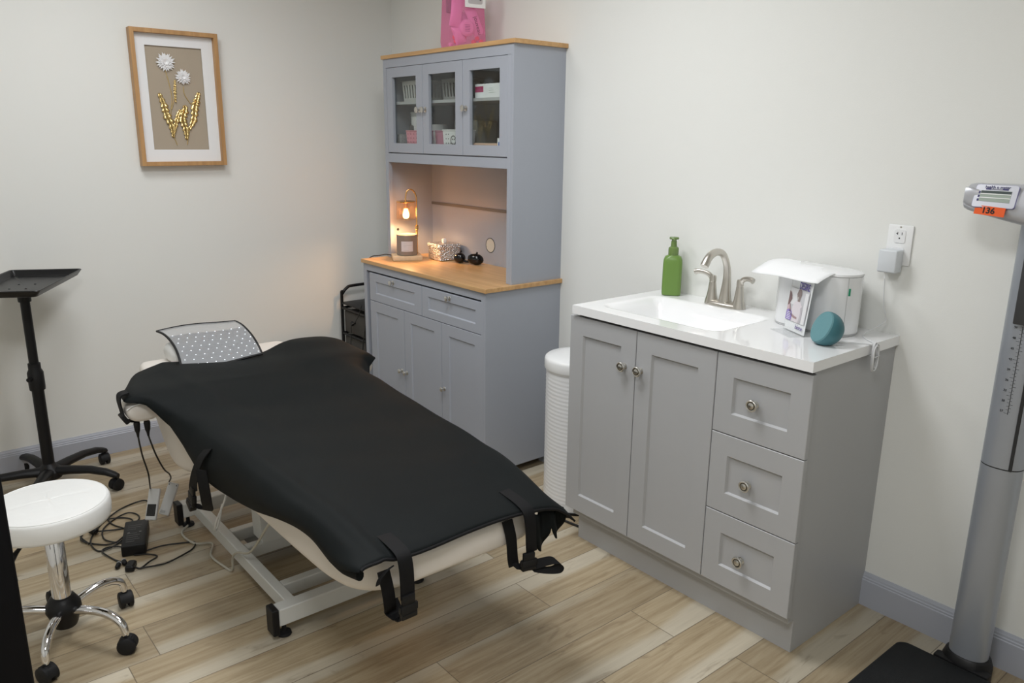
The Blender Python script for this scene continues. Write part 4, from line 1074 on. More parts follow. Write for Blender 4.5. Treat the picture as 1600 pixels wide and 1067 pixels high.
HWD = [(.70, .26), (.72, .295), (.80, .315), (.95, .338), (1.24, .352), (1.45, .325), (1.65, .305), (2.2, .302), (2.38, .297), (2.46, .275), (2.51, .225), (2.535, .15)]
def cush(name, x0, x1, n, r=.03):
    b = BM(); rings = []
    for i in range(n+1):
        x = x0+(x1-x0)*i/n
        e = min(i, n-i)/n*(x1-x0); k = 1-.30*max(0, 1-e/.022)**2
        zt, zb, hw = itps(TOPZ, x), itps(BOTZ, x), itps(HWD, x)
        zm = (zt+zb)/2; hz = (zt-zb)/2*k; hw2 = hw-.012*(1-k)/.3
        rings.append([(x, BC+yy, zm+z_) for yy, z_ in rrect(hw2*2, hz*2, min(r, hz*.8), 5)])
    loft(b, rings); return obj(name, b, M_pu, t, ang=1.1)
cush('back_cushion', .700, 1.425, 60)
cush('leg_cushion', 1.435, 2.533, 80)
for s in (-1, 1):
    b = BM(); rings = []
    for i in range(19):
        f = i/18; x = 1.07+.16*f; e = min(f, 1-f)*.16; k = math.sqrt(max(.04, 1-max(0, 1-e/.022)**2))
        cy = BC+s*(.415); hw = .062*(.75+.25*k); zt = .626-.018*(abs(f-.8))
        cy -= 0 if s < 0 else 0; cy = BC+s*(.395+.020*min(1, f*1.3)); rings.append([(x, cy+hw*math.copysign(abs(math.cos(a))**.8, math.cos(a)), zt-.032+(.030*math.sin(a) if math.sin(a) > 0 else .046*math.sin(a))*(.5+.5*k)) for a in [2*PI*q/24 for q in range(24)]])
    loft(b, rings); obj('armrest', b, M_pu, t, ang=1.0)
b = BM(); tube(b, [(1.2295, BC-.475, .602), (1.231, BC-.455, .613), (1.231, BC-.42, .618), (1.231, BC-.375, .622)], .0022, 6, 4); obj('armrest_piping', b, M_whitepu, t)
# frame
def fb(lo, hi, name='frame_bar', bev=.003): 
    b = BM(); box(b, lo, hi, bev, 1); return obj(name, b, M_frame, t)
FN, FF = BC-.268, BC+.268
for x in (1.895, .985):
    fb((x-.024, FN, .045), (x+.024, FF, .103), 'cross_bar')
    for y, s in ((FN, -1), (FF, 1)):
        b = BM(); box(b, (x-.026, min(y, y+s*.022), .018), (x+.026, max(y, y+s*.022), .107), .003, 1); ec = obj('end_cap', b, M_blackp, t, label='black end cap')
        b = BM(); lathe(b, [(0, 0), (.021, 0), (.023, .003), (.021, .010), (.008, .013), (.006, .045), (0, .045)], (x, y-s*.022, 0), 20); obj('levelling_foot', b, M_rubber, t, label='black levelling foot')
for y in (-1.560, BC+.195):
    fb((1.008, y-.017, .050), (1.873, y+.017, .100), 'side_rail')
fb((1.750, -1.543, .052), (1.785, BC+.178, .098), 'cross_bar')
fb((1.445, -1.543, .052), (1.480, BC+.178, .098), 'cross_bar')
fb((1.300, -1.543, .052), (1.335, BC+.178, .098), 'cross_bar')
b = BM(); box(b, (1.335, -1.50, .052), (1.445, -1.20, .056)); obj('base_plate', b, mat('grey_plate', (.30, .30, .29), .5), t, smooth=False)
b = BM(); prism(b, [(1.395, .098), (1.480, .098), (1.440, .400), (1.385, .400)], -1.485, -1.235, 'y'); obj('lift_column', b, M_frame, t, smooth=False)
b = BM(); tube(b, [(1.75, -1.36, .12), (1.48, -1.36, .36)], .022, 16, 0); obj('actuator', b, M_blackp, t)
fb((1.15, BC-.20, .362), (2.28, BC-.165, .402), 'upper_rail'); fb((1.15, BC+.165, .362), (2.28, BC+.20, .402), 'upper_rail'); fb((1.35, BC-.165, .362), (1.48, BC+.165, .400), 'upper_cross_bar')
b = BM(); tube(b, [(1.305, -1.560, .205), (1.300, -1.57, .150), (1.306, -1.585, .115), (1.325, -1.60, .125), (1.345, -1.595, .170), (1.34, -1.56, .235), (1.33, -1.54, .30)], .0035, 8, 8); obj('pull_loop', b, M_whitepu, t, label='white cord loop')
b = BM(); tube(b, [(.985, -1.585, .007), (1.05, -1.640, .007), (1.16, -1.628, .007), (1.20, -1.575+.0, .006), (1.29, -1.610, .006), (1.39, -1.600, .006), (1.445, -1.590, .012), (1.47, -1.592, .075), (1.52, -1.590, .115), (1.62, -1.58, .16), (1.74, -1.56, .30), (1.78, -1.52, .375)], .0042, 10, 8)
tag(obj('beige_power_cord', b, mat('beige_cord', (.50, .48, .41), .5)), 'beige cord trailing from under the bed across its near frame rail', 'cord')

# pillow under the LED panel
b = BM(); rings = []
for i in range(25):
    f = i/24; y = -1.556+.310*f; e = min(f, 1-f)*.310; k = math.sqrt(max(.03, 1-max(0, 1-e/.03)**2))
    rings.append([(.800+.082*(.55+.45*k)*math.cos(a)*1.05, y, .662+.042*(.5+.5*k)*math.sin(a)+.008*math.cos(a)*0) for a in [2*PI*q/28 for q in range(28)]])
loft(b, rings); tag(obj('head_pillow', b, M_whitepu, ang=1.2), 'white rounded head pillow under the dotted light panel on the bed', 'pillow')

# clear LED panel draped over the pillow
t = thing('led_panel', 'clear dotted LED light panel with black edging curved over the head pillow', 'light panel', (.83, -1.39, .66))
def led(u, v, off=0.0):
    # u 0 (head side) .. 1 (towards the bed), v 0 near .. 1 far
    P = [V((.678, 0, .729)), V((.765, 0, .727)), V((.862, 0, .706)), V((.935, 0, .676)), V((.985, 0, .6445))]
    s = u*4; i = min(3, int(s)); fr = s-i
    q = [P[max(i-1, 0)], P[i], P[i+1], P[min(i+2, 4)]]
    p = .5*((2*q[1])+(q[2]-q[0])*fr+(2*q[0]-5*q[1]+4*q[2]-q[3])*fr*fr+(3*q[1]-q[0]-3*q[2]+q[3])*fr**3)
    y0 = -1.553-.010*u+.012*math.sin(u*3); y1 = -1.236-.012*u
    y = y0+(y1-y0)*v
    z = p.z+.006*(v-.5)*1.0+.010*math.sin(PI*v)*(.4-u)-.012*(1-v)*(u < .01)*0+.004*math.sin(5*v+3*u)
    return V((p.x+.018*(v-.5), y, z+off))
NU, NV = 20, 20
b = BM(); loft(b, [[led(i/NU, j/NV, .004) for j in range(NV+1)] for i in range(NU+1)], cap=False, closed=False); o = obj('clear_cover', b, M_film, t, ang=1.2)
b = BM(); loft(b, [[led(.30+.70*i/NU, .02+.96*j/NV, .0005) for j in range(NV+1)] for i in range(NU+1)], cap=False, closed=False); o = obj('grey_lining', b, M_mask, t, ang=1.2); m = o.modifiers.new('s', 'SOLIDIFY'); m.thickness = .002; m.offset = -1
edge = [led(0, j/NV, .002) for j in range(NV+1)] + [led(i/NU, 1, .002) for i in range(1, NU+1)] + [led(1, 1-j/NV, .002) for j in range(1, NV+1)] + [led(1-i/NU, 0, .002) for i in range(1, NU+1)]
b = BM(); tube(b, edge, .0048, 8, 0); obj('black_edging', b, M_blackp, t)
b = BM()
for i in range(8):
    for j in range(9):
        u, v = .33+.085*i, .07+.108*j+(.03 if i % 2 else -.01)
        if v > .97 or u > .97: continue
        p = led(u, v, .0055); lathe(b, [(0, 0), (.0024, 0), (.0021, .0010), (0, .0013)], tuple(p), 8)
o = obj('led_dots', b, M_led, t, label='glowing white LED dots'); o['kind'] = 'stuff'

# ------------------------------------------------------------------ black mat over the bed
# columns across the bed: hem, mid drop, edge, 1/4, centre, 3/4, far edge, far mid drop, far hem  -> (y, z) at stations x
ST = [
 (.925,  [(-1.738,.600),(-1.728,.622),(-1.700,.640),(-1.600,.655),(-1.400,.632),(-1.230,.636),(-1.090,.668),(-.930,.655),(-.885,.610)]),
 (1.02,  [(-1.768,.606),(-1.758,.628),(-1.732,.644),(-1.620,.652),(-1.400,.642),(-1.220,.645),(-1.070,.672),(-.925,.662),(-.872,.618)]),
 (1.13,  [(-1.805,.615),(-1.794,.632),(-1.768,.646),(-1.620,.650),(-1.400,.645),(-1.220,.646),(-1.060,.665),(-.915,.655),(-.862,.620)]),
 (1.225, [(-1.826,.626),(-1.812,.634),(-1.780,.643),(-1.620,.646),(-1.400,.642),(-1.220,.642),(-1.060,.660),(-.915,.650),(-.862,.618)]),
 (1.262, [(-1.768,.618),(-1.765,.626),(-1.745,.636),(-1.610,.640),(-1.400,.636),(-1.200,.640),(-1.050,.655),(-.950,.640),(-.915,.600)]),
 (1.36,  [(-1.716,.556),(-1.724,.570),(-1.706,.606),(-1.600,.624),(-1.400,.618),(-1.190,.628),(-1.030,.642),(-.985,.610),(-.975,.540)]),
 (1.50,  [(-1.700,.490),(-1.706,.530),(-1.676,.588),(-1.580,.604),(-1.390,.598),(-1.180,.612),(-1.020,.626),(-.982,.580),(-.972,.500)]),
 (1.70,  [(-1.690,.446),(-1.692,.520),(-1.664,.580),(-1.560,.596),(-1.380,.590),(-1.180,.600),(-1.020,.610),(-.985,.560),(-.975,.480)]),
 (1.93,  [(-1.676,.468),(-1.684,.528),(-1.660,.580),(-1.550,.596),(-1.370,.590),(-1.180,.594),(-1.025,.598),(-.990,.550),(-.978,.470)]),
 (2.13,  [(-1.674,.522),(-1.680,.550),(-1.658,.584),(-1.545,.597),(-1.365,.590),(-1.180,.590),(-1.035,.588),(-.998,.545),(-.985,.465)]),
 (2.30,  [(-1.672,.532),(-1.676,.556),(-1.654,.584),(-1.545,.594),(-1.365,.588),(-1.180,.585),(-1.045,.576),(-1.005,.535),(-.990,.455)]),
 (2.44,  [(-1.672,.520),(-1.672,.543),(-1.644,.572),(-1.540,.580),(-1.365,.575),(-1.185,.571),(-1.060,.556),(-1.015,.515),(-.990,.450)]),
 (2.530, [(-1.668,.540),(-1.664,.552),(-1.636,.560),(-1.540,.560),(-1.365,.558),(-1.190,.555),(-1.075,.536),(-1.025,.500),(-.992,.455)]),
 (2.552, [(-1.662,.546),(-1.655,.552),(-1.628,.554),(-1.540,.548),(-1.365,.548),(-1.190,.545),(-1.080,.524),(-1.030,.490),(-.995,.450)]),
]
NXc, NVc = 150, 96
tabs = [([(s[0], s[1][c][0]) for s in ST], [(s[0], s[1][c][1]) for s in ST]) for c in range(9)]
VP = [0, .06, .12, .28, .5, .70, .87, .94, 1.0]
def cloth(x, v):
    ty = [(VP[c], itp(tabs[c][0], x)) for c in range(9)]; tz = [(VP[c], itps(tabs[c][1], x)) for c in range(9)]
    y = itps(ty, v); z = itps(tz, v)
    fold = .0022*math.sin(11*x+7*v)*math.sin(5*v+1)+.0016*math.sin(23*x-9*v)
    # a soft crease running down the near side, and ruffles in the far drop
    fold += .005*math.exp(-((v-.17)/.025)**2)*ss((x-1.5)/.5)
    fold += .004*math.exp(-((v-.30-.12*(x-1.2))/.03)**2)*ss((1.9-x)/.5)
    if v > .87:
        g = (v-.87)/.13; y += g*.010*math.sin(20*x+.6)*ss((x-1.5)/.5); z += g*.005*math.sin(40*x)*ss((x-1.9)/.4)
    if v < .12:
        g = (.12-v)/.12; y += -g*.006*math.sin(13*x)
    return V((x, y, z+fold))
t = thing('infrared_mat', 'large black heat mat draped over most of the treatment bed', 'mat', (1.74, BC, .55))
b = BM(); rings = []
for i in range(NXc+1):
    x = .925+(2.552-.925)*i/NXc
    rings.append([cloth(x, j/NVc) for j in range(NVc+1)])
# slight wave of the front and back hem
for i, r_ in enumerate(rings):
    for j in range(len(r_)):
        v = j/NVc
        f = i/NXc
        r_[j] = r_[j]+V((.010*math.sin(9*v+1)*max(0, 1-f*12)-.004*math.sin(14*v)*max(0, (f-.9)*10), 0, 0))
loft(b, rings, cap=False, closed=False)
o = obj('mat_sheet', b, M_cloth, t, ang=1.4)
m = o.modifiers.new('s', 'SOLIDIFY'); m.thickness = .006; m.offset = 1
# rolled corner at the near foot
b = BM(); tube(b, [(2.40, -1.668, .512), (2.47, -1.668, .520), (2.535, -1.660, .532)], [.004, .011, .014], 12, 6, rz=.8); obj('corner_fold', b, M_cloth, t)
b = BM(); tube(b, [tuple(rings[-1][j]+V((.002, 0, .003))) for j in range(2, NVc-1, 2)], .0042, 8, 2); obj('front_binding', b, M_web, t)
# straps with buckles
def strap(name, pts, wv, th=.003): 
    b = BM(); ribbon(b, pts, wv, th, 5); return obj(name, b, M_web, t, ang=.5)
def buckle(c, sz, M_, par):
    b = BM(); w_, h_, d_ = sz
    add(b, boxm((-w_/2, -d_/2, -h_/2), (w_/2, d_/2, h_*.05), .003, M_)); add(b, boxm((-w_*.40, -d_*.38, 0), (w_*.40, d_*.38, h_*.42), .003, M_)); add(b, boxm((-w_*.46, -d_*.6, -h_*.40), (w_*.46, -d_*.3, -h_*.30), .001, M_))
    for s in (-1, 1): add(b, boxm((s*w_*.50-.003, -d_*.3, -h_*.25), (s*w_*.50+.003, d_*.3, h_*.02), .001, M_))
    bmesh.ops.translate(b, verts=b.verts[:], vec=c); return obj('buckle', b, M_blackp, par)
# foot straps
s = strap('strap', [(2.46, -1.560, .577), (2.525, -1.560, .572), (2.562, -1.560, .562), (2.574, -1.560, .535), (2.578, -1.560, .49), (2.578, -1.560, .455)], (0, .038, 0))
buckle(V((2.580, -1.560, .438)), (.044, .068, .014), RZ(PI/2), s)
strap('strap', [(2.520, -1.572, .425), (2.545, -1.570, .400), (2.572, -1.567, .398), (2.585, -1.562, .420)], (0, .036, 0))
strap('strap', [(2.548, -1.606, .530), (2.556, -1.600, .48), (2.550, -1.592, .43), (2.535, -1.582, .405), (2.56, -1.575, .398)], (0, .032, 0))
strap('strap_tail', [(2.560, -1.590, .540), (2.568, -1.612, .538), (2.570, -1.628, .526), (2.572, -1.634, .514)], (.014, .004, .012))
s = strap('strap', [(2.46, -1.172, .574), (2.525, -1.172, .566), (2.560, -1.172, .552), (2.572, -1.172, .52), (2.574, -1.170, .46), (2.572, -1.166, .435)], (0, .036, 0))
buckle(V((2.574, -1.178, .415)), (.044, .056, .014), RZ(PI/2-.2), s)
strap('strap', [(2.535, -1.222, .53), (2.545, -1.216, .48), (2.545, -1.210, .42), (2.545, -1.205, .395)], (0, .034, 0))
strap('strap_loop', [(2.548, -1.212, .400), (2.565, -1.180, .392), (2.588, -1.140, .402), (2.604, -1.112, .405), (2.612, -1.098, .390), (2.606, -1.108, .376), (2.588, -1.140, .378), (2.570, -1.168, .385)], (.020, .012, -.018))
# ruffled far corner
b = BM(); rings2 = []
for i in range(81):
    f = i/80; y = -1.150+.148*f
    x = 2.545+.012*math.sin(f*PI*4.2)-.03*f*f; zt = .530-.035*f; zb = .462-.055*abs(math.sin(f*PI*2.0))**.45*(1-.15*f)+.010*f
    rings2.append([(x-.002+.006*k, y+.006*k, zt+(zb-zt)*k) for k in (0, .25, .5, .75, 1)])
loft(b, rings2, cap=False, closed=False); o = obj('corner_ruffle', b, M_cloth, t); m = o.modifiers.new('s', 'SOLIDIFY'); m.thickness = .004
# near side strap
s = strap('strap', [(1.635, -1.694, .560), (1.625, -1.716, .530), (1.600, -1.728, .48), (1.572, -1.730, .43), (1.560, -1.728, .40)], (.044, .010, .014))
buckle(V((1.548, -1.729, .385)), (.044, .080, .015), RY(.25), s)
strap('strap', [(1.640, -1.722, .50), (1.655, -1.722, .44), (1.645, -1.716, .39), (1.615, -1.706, .350), (1.575, -1.716, .342), (1.555, -1.726, .355)], (.034, .022, .0))
b = BM(); add(b, boxm((-.022, -.012, -.014), (.022, .012, .014), .005, T(1.525, -1.728, .342) @ RY(.6))); obj('strap_end', b, M_blackp, t)
# head-end strap round the armrest
s = strap('strap', [(1.190, -1.806, .655), (1.195, -1.832, .650), (1.200, -1.838, .630), (1.200, -1.834, .600), (1.205, -1.830, .568)], (.045, 0, 0), .005)
b = BM(); add(b, boxm((-.022, -.008, -.018), (.022, .008, .018), .004, T(1.20, -1.828, .566) @ RX(.5))); obj('buckle', b, M_blackp, s)
strap('strap', [(1.19, -1.822, .556), (1.19, -1.80, .548), (1.19, -1.775, .548), (1.19, -1.745, .552)], (.03, 0, 0), .004)
# head-side cord plugs and their cords
MCc = M_cord
for (px_, py_, pz) in ((1.195, -1.789, .542), (1.205, -1.758, .542)):
    b = BM(); lathe(b, [(0, 0), (.010, 0), (.011, -.006), (.009, -.030), (.0055, -.040), (.0035, -.055), (0, -.055)], (px_, py_, pz), 14); obj('cord_plug', b, M_blackp, t)

# ------------------------------------------------------------------ controllers, adapter and cords on the floor
M_ctl = mat('pale_grey_controller', (.66, .665, .66), .4)
ADM = frame((1.0, -1.795, .001), (.95, -.312, 0), (.312, .95, 0))
ADA = math.atan2(-.312, .95)
t = thing('power_brick', 'large black power brick with printed label on the floor beside the bed', 'power adapter', (1.005, -1.795, .0005), ADA)
b = BM(); box(b, (-.105, -.042, 0), (.105, .042, .044), .006, 3); obj('brick_body', b, M_blackp, t, world=False)
b = BM()
for k in range(9):
    if k in (3,): continue
    xx = -.060+.0165*k; w_ = (.05, .045, .03, .0, .035, .045, .04, .046, .03)[k]
    box(b, (xx, -.028, .0441), (xx+.0022, -.028+w_, .0443))
box(b, (-.004, -.026, .0441), (.004, -.018, .0443)); box(b, (-.004, .014, .0441), (.004, .022, .0443))
obj('label_print', b, mat('faint_grey_print', (.16, .16, .16), .6), t, world=False, smooth=False)
def controller(name, p0, p1, w_, d_, label, scr=True, roll=0.0):
    p0, p1 = V(p0), V(p1); ax_ = p1-p0; L = ax_.length
    t = thing(name, label, 'remote control', tuple(p0))
    wdir = V((.636, .772, 0)); wdir = (wdir+V((0, 0, roll))).normalized()
    MM = frame((0, 0, 0), wdir, ax_)
    b = BM(); box(b, (-w_/2, 0, -d_/2), (w_/2, L, d_/2), .005, 3); bmesh.ops.transform(b, matrix=MM, verts=b.verts[:]); bd = obj('remote_body', b, M_ctl, t, world=False)
    if scr:
        b = BM(); box(b, (-w_*.38, L*.13, d_/2), (w_*.38, L*.50, d_/2+.0012), .0005, 1); bmesh.ops.transform(b, matrix=MM, verts=b.verts[:]); obj('screen', b, mat('black_screen', (.004, .004, .005), .15), bd, world=False)
    else:
        b = BM(); box(b, (-w_*.36, L*.06, d_/2), (w_*.10, L*.14, d_/2+.0012), .0004, 1); bmesh.ops.transform(b, matrix=MM, verts=b.verts[:]); obj('grey_label', b, M_grey, bd, world=False)
        b = BM()
        for q in (-1, 1): cyl(b, (q*w_*.36, L*.93, d_/2), .0022, 0, .0008, 10)
        bmesh.ops.transform(b, matrix=MM, verts=b.verts[:]); obj('screws', b, M_blackp, bd, world=False)
    return t
controller('hand_remote', (.965, -1.726, .055), (.905, -1.700, .158), .044, .016, 'pale remote control with black screen leaning on the black power brick')
controller('hand_remote', (.855, -1.650, .010), (.815, -1.605, .128), .042, .016, 'pale remote control turned face down, behind the one with a black screen', scr=False, roll=-.25)
def cord(name, pts, label, r=.0030, sm=8):
    b = BM(); tube(b, pts, r, 8, sm); return tag(obj(name, b, M_cord), label, 'cord')
cord('controller_cord', [(1.195, -1.789, .490), (1.185, -1.785, .46), (1.165, -1.775, .40), (1.13, -1.755, .32), (1.05, -1.735, .245), (.965, -1.715, .19), (.905, -1.700, .160)], 'thin black cord hanging from near armrest to the remote with a screen')
cord('controller_cord', [(1.205, -1.758, .490), (1.205, -1.752, .46), (1.190, -1.735, .40), (1.13, -1.700, .32), (1.02, -1.655, .25), (.90, -1.62, .18), (.815, -1.605, .130)], 'thin black cord hanging from near armrest to the face-down remote')
Zc = .0035
G = lambda *p: [(x, y, Zc+(.004 if i % 2 else 0)) for i, (x, y) in enumerate(p)]
cord('floor_cord', G((.72, -1.655), (.665, -1.67), (.655, -1.72), (.70, -1.79), (.78, -1.87), (.90, -1.93), (.99, -1.925), (1.0, -1.88), (.95, -1.82)), 'black cord loop sweeping from the remotes round toward the stool')
cord('floor_cord', G((.98, -1.84), (.955, -1.87), (.90, -1.885), (.83, -1.87), (.76, -1.815), (.74, -1.76), (.77, -1.73), (.83, -1.74), (.86, -1.80), (.84, -1.88), (.80, -1.92)), 'black cord in the middle of the tangle left of the power brick')
cord('floor_cord', G((.88, -1.80), (.82, -1.76), (.76, -1.79), (.75, -1.86), (.80, -1.93), (.88, -1.955), (.95, -1.90), (.97, -1.86), (.93, -1.82)), 'black cord coil crossing the others on the stool side of the tangle')
cord('floor_cord', G((1.02, -1.84), (1.00, -1.87), (.985, -1.90), (1.02, -1.915), (1.09, -1.895), (1.135, -1.88)), 'short black cord joining the tangle to the connector on the floor')
cord('floor_cord', G((.93, -1.77), (.88, -1.80), (.80, -1.83), (.73, -1.84), (.70, -1.88), (.74, -1.93), (.83, -1.95), (.92, -1.94)), 'black cord passing under the stool side of the tangle')
cord('floor_cord', G((1.105, -1.828), (1.135, -1.79), (1.165, -1.765), (1.195, -1.80), (1.215, -1.835), (1.205, -1.85)), 'short black cord from the power brick end to the connector')
cord('floor_cord', G((1.10, -1.80), (1.105, -1.73), (1.125, -1.655), (1.155, -1.625), (1.19, -1.645), (1.225, -1.70), (1.235, -1.76), (1.222, -1.84)), 'black cord loop on the floor in front of power brick')
t = thing('cord_connector', 'black splitter connector where the cords meet on the floor', 'connector', (1.195, -1.862, .001), math.radians(62))
b = BM(); loft(b, [rr3(.018, .030, .004, 0), rr3(.030, .052, .006, .004), rr3(.030, .052, .006, .018), rr3(.020, .040, .006, .024)]); obj('connector_body', b, M_blackp, t, world=False)
for i, ((cx_, cy_, a_), L_) in enumerate((((1.155, -1.895, -.45), .04), ((1.145, -1.872, -.05), .036))):
    t = thing('inline_plug', ['black inline plug nearest the stool side of floor connector', 'black inline plug nearest the power brick side of floor connector'][i], 'plug', (cx_, cy_, .009), a_)
    b = BM(); lathe(b, [(0, -L_/2), (.004, -L_/2), (.008, -L_*.3), (.0085, L_*.3), (.005, L_/2), (0, L_/2)], (0, 0, 0), 14, RY(PI/2)); obj('plug_body', b, M_blackp, t, world=False)
    b = BM(); lathe(b, [(.0075, -.002), (.0090, -.002), (.0090, .002), (.0075, .002)], (-L_*.25, 0, 0), 14, RY(PI/2)); obj('grey_ring', b, M_grey, t, world=False)
t = thing('mains_plug', 'black mains plug lying on the floor in the cord tangle by the stool', 'plug', (.835, -1.905, .012), .3)
b = BM(); lathe(b, [(0, -.012), (.014, -.012), (.017, -.006), (.017, .008), (.008, .022), (0, .024)], (0, 0, .006), 18, RY(PI/2)); obj('plug_body', b, M_blackp, t, world=False)
b = BM()
for s in (-1, 1): box(b, (-.028, s*.006-.001, .003), (-.010, s*.006+.001, .010))
obj('prongs', b, M_chrome, t, world=False)

# ------------------------------------------------------------------ digital scale
t = thing('physician_scale', 'grey column scale with digital head and black platform at right edge', 'scale', (3.312, -.18, 0))
SCX, SCY = 3.317, -.112
b = BM()
def colr(z, k=1.0): return [(SCX+.052*k*math.copysign(abs(math.cos(a))**.85, math.cos(a)), SCY+.043*k*math.sin(a), z) for a in [2*PI*q/48 for q in range(48)]]
loft(b, [colr(.055), colr(.659)]); obj('lower_column', b, M_alu, t)
b = BM(); loft(b, [colr(.659, .985), colr(.6625, .985)]); obj('column_joint', b, M_dark, t, label='dark joint line')
b = BM(); loft(b, [colr(.6625), colr(1.318)]); obj('upper_column', b, M_alu, t)
b = BM(); box(b, (3.345, SCY-.040, .66), (3.352, SCY-.032, 1.06)); obj('column_groove', b, M_dark, t, smooth=False)
def colpt(dx, z, off=.0004):
    c_ = max(-1, min(1, dx/.052)); a = math.acos(abs(c_)**(1/.85)) if c_ else PI/2
    return (SCX+dx, SCY-.043*math.sin(a)-off, z)
b = BM()
x_r = .004
box(b, (SCX+x_r-.0006, SCY-.0437, .815), (SCX+x_r+.0006, SCY-.0428, 1.060))
for k in range(50):
    z = .818+k*.0049; L = .010 if k % 5 == 0 else .006
    box(b, (SCX+x_r-(L if k % 2 == 0 else 0), SCY-.0437, z), (SCX+x_r+(0 if k % 2 == 0 else L*.8), SCY-.0424, z+.0005))
obj('height_marks', b, M_ink, t, smooth=False)
b = BM()
for k in range(9): add(b, text_bm(str(27+3*k), .0085, frame((SCX+x_r-.016, SCY-.0432, .8225+.0285*k), (1, -.12, 0), (0, 0, 1)))) 
obj('height_numbers', b, M_ink, t, smooth=False)
b = BM(); box(b, (3.302, -.178, 1.062), (3.352, -.150, 1.308), .003); hr = obj('height_rod_housing', b, mat('dark_grey_housing', (.045, .046, .05), .45), t)
b = BM(); cyl(b, (3.310, -.178, 1.290), .006, 0, .006, 14, RX(PI/2)); obj('screw', b, M_chrome, hr)
# head: curved console, its face bulging towards the user
b = BM(); HX0, HX1 = 3.140, 3.500; rings = []
HC = (HX0+HX1)/2
for i in range(33):
    f = i/32; x = HX0+(HX1-HX0)*f; d_ = abs(x-HC)/(HC-HX0); k = math.sqrt(max(.0, 1-max(0, (d_-.97)/.03)**2))*.08+.92
    zb = 1.306+.036*d_**1.3; zt = 1.412-.002*d_; cy = -.140
    ring = []
    prof = [(-.030, zb+.002), (-.040, zb+.014), (-.042, zb+.035), (-.036, zb+.060), (-.024, zt-.012), (-.008, zt-.002), (.012, zt), (.034, zt-.004), (.044, zt-.02), (.046, zb+.02), (.038, zb+.002), (.0, zb)]
    zm = (zb+zt)/2
    xo = 0 if k > .99 else (x)
    for (yy, z_) in prof: ring.append((x, cy+yy*k*1.0, zm+(z_-zm)*k))
    rings.append(catmull([V(p) for p in ring+ring[:1]], 4)[:-1])
loft(b, rings); hd = obj('display_head', b, M_mesh_silver, t, ang=.9)
# facia lies on the tilted upper front
fc = V((3.2150, -.1795, 1.3800)); FM = frame(fc, (1, 0, 0), (0, .34, .94))
def facia(name, poly, z0, z1, m, par=hd):
    b = BM(); prism(b, poly, z0, z1, 'z', M=FM); return obj(name, b, m, par, smooth=False)
facia('facia_outline', rrect(.100, .060, .006, 4), -.006, .0006, mat('lilac_line', (.28, .27, .50), .4)); facia('facia_panel', rrect(.0988, .0588, .0055, 4), -.006, .0010, mat('pale_facia', (.55, .56, .61), .32, .5))
facia('lcd_window', [(-.036, -.014), (.036, -.016), (.036, .014), (-.036, .014)], .0012, .0018, M_lcd)
facia('lcd_top_band', [(-.035, .007), (.036, .007), (.036, .0135), (-.035, .0135)], .0018, .0021, M_lcdd)
facia('lcd_line', [(-.036, .0045), (.036, .0040), (.036, .0060), (-.036, .0065)], .0018, .0022, M_white)
facia('lcd_line', [(-.036, -.0055), (.036, -.0060), (.036, -.0040), (-.036, -.0035)], .0018, .0022, M_white)
b = BM()
for zz_ in (.0085, -.001, -.011): prism(b, [(-.0405, zz_-.003), (-.0365, zz_-.003), (-.0365, zz_+.003), (-.0405, zz_+.003)], .0012, .0022, 'z', M=FM)
obj('lcd_icons', b, M_navy, hd, smooth=False)
facia('navy_strip', [(-.026, .0165), (.027, .0165), (.027, .0200), (-.026, .0200)], .0012, .0017, M_navy)
b = BM(); add(b, text_bm('health o meter', .0098, FM @ T(.001, .0235, .0016), bold=.0001)); obj('brand_text', b, M_navy, hd, smooth=False)
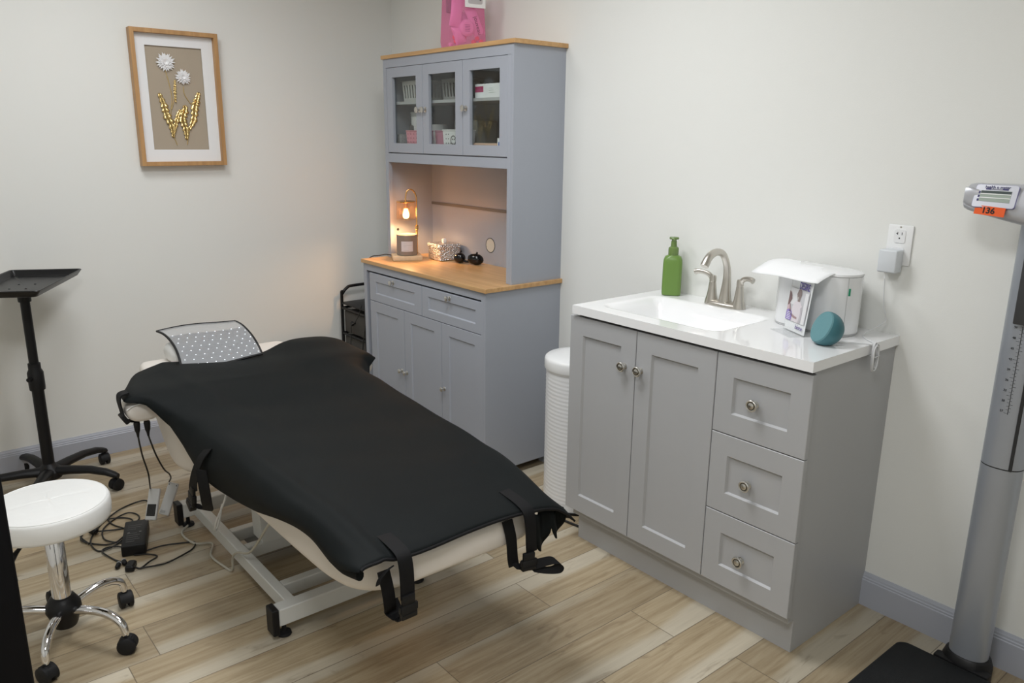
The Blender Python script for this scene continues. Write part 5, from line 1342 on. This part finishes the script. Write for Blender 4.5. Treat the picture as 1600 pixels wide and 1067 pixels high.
b = BM(); add(b, text_bm('PROFESSIONAL', .0040, FM @ T(.0005, .0181, .0018))); obj('strip_text', b, M_white, hd, smooth=False)
LM = frame((3.2110, -.1905, 1.3440), (1, -.02, -.06), (0, .10, 1))
b = BM(); prism(b, [(-.036, -.012), (.036, -.012), (.036, .011), (-.022, .011), (-.018, .002), (-.024, .005), (-.036, .003)], -.001, .0008, 'z', M=LM); sk = obj('orange_sticker', b, M_orange, hd, smooth=False, label='torn orange sticker reading 136')
b = BM(); add(b, text_bm('136', .021, LM @ T(-.003, -.0005, .0012), bold=.0006)); obj('handwritten_number', b, M_ink, sk, smooth=False)
# base bracket and platform
b = BM(); loft(b, [[(SCX+1.28*(p[0]-SCX), SCY+1.3*(p[1]-SCY), 0.003) for p in colr(0)], [(SCX+1.28*(p[0]-SCX), SCY+1.3*(p[1]-SCY), .045) for p in colr(0)], [(SCX+1.15*(p[0]-SCX), SCY+1.15*(p[1]-SCY), .066) for p in colr(0)], [(SCX+1.04*(p[0]-SCX), SCY+1.04*(p[1]-SCY), .070) for p in colr(0)]])
box(b, (SCX-.075, SCY-.055, .004), (SCX+.075, SCY-.02, .050), .006); obj('column_bracket', b, M_blackp, t)
b = BM(); loft(b, [[(x, y, z) for x, y in rrect(.368-.02*k, .362-.02*k, .030, 6, 3.331, -.350)] for z, k in ((.012, .4), (.016, 0), (.040, 0), (.046, .25), (.049, .9))]); obj('platform', b, M_mat_black, t)
b = BM()
for x in (3.19, 3.47):
    for y in (-.49, -.21): cyl(b, (x, y, 0), .018, 0, .013, 16)
obj('platform_feet', b, M_rubber, t)

# ------------------------------------------------------------------ dark upright unit at the left border of the view
t = thing('equipment_cabinet', 'tall black upright unit at left border, beside white stool', 'cabinet', (2.775, -2.404, 0))
b = BM(); box(b, (2.735, -2.475, .02), (2.815, -2.333, 1.25), .006, 3); obj('housing', b, mat('black_gloss_panel', (.002, .002, .003), .5, spec=.15), t)
b = BM(); box(b, (2.745, -2.465, 0), (2.805, -2.343, .02)); obj('plinth', b, M_rubber, t)
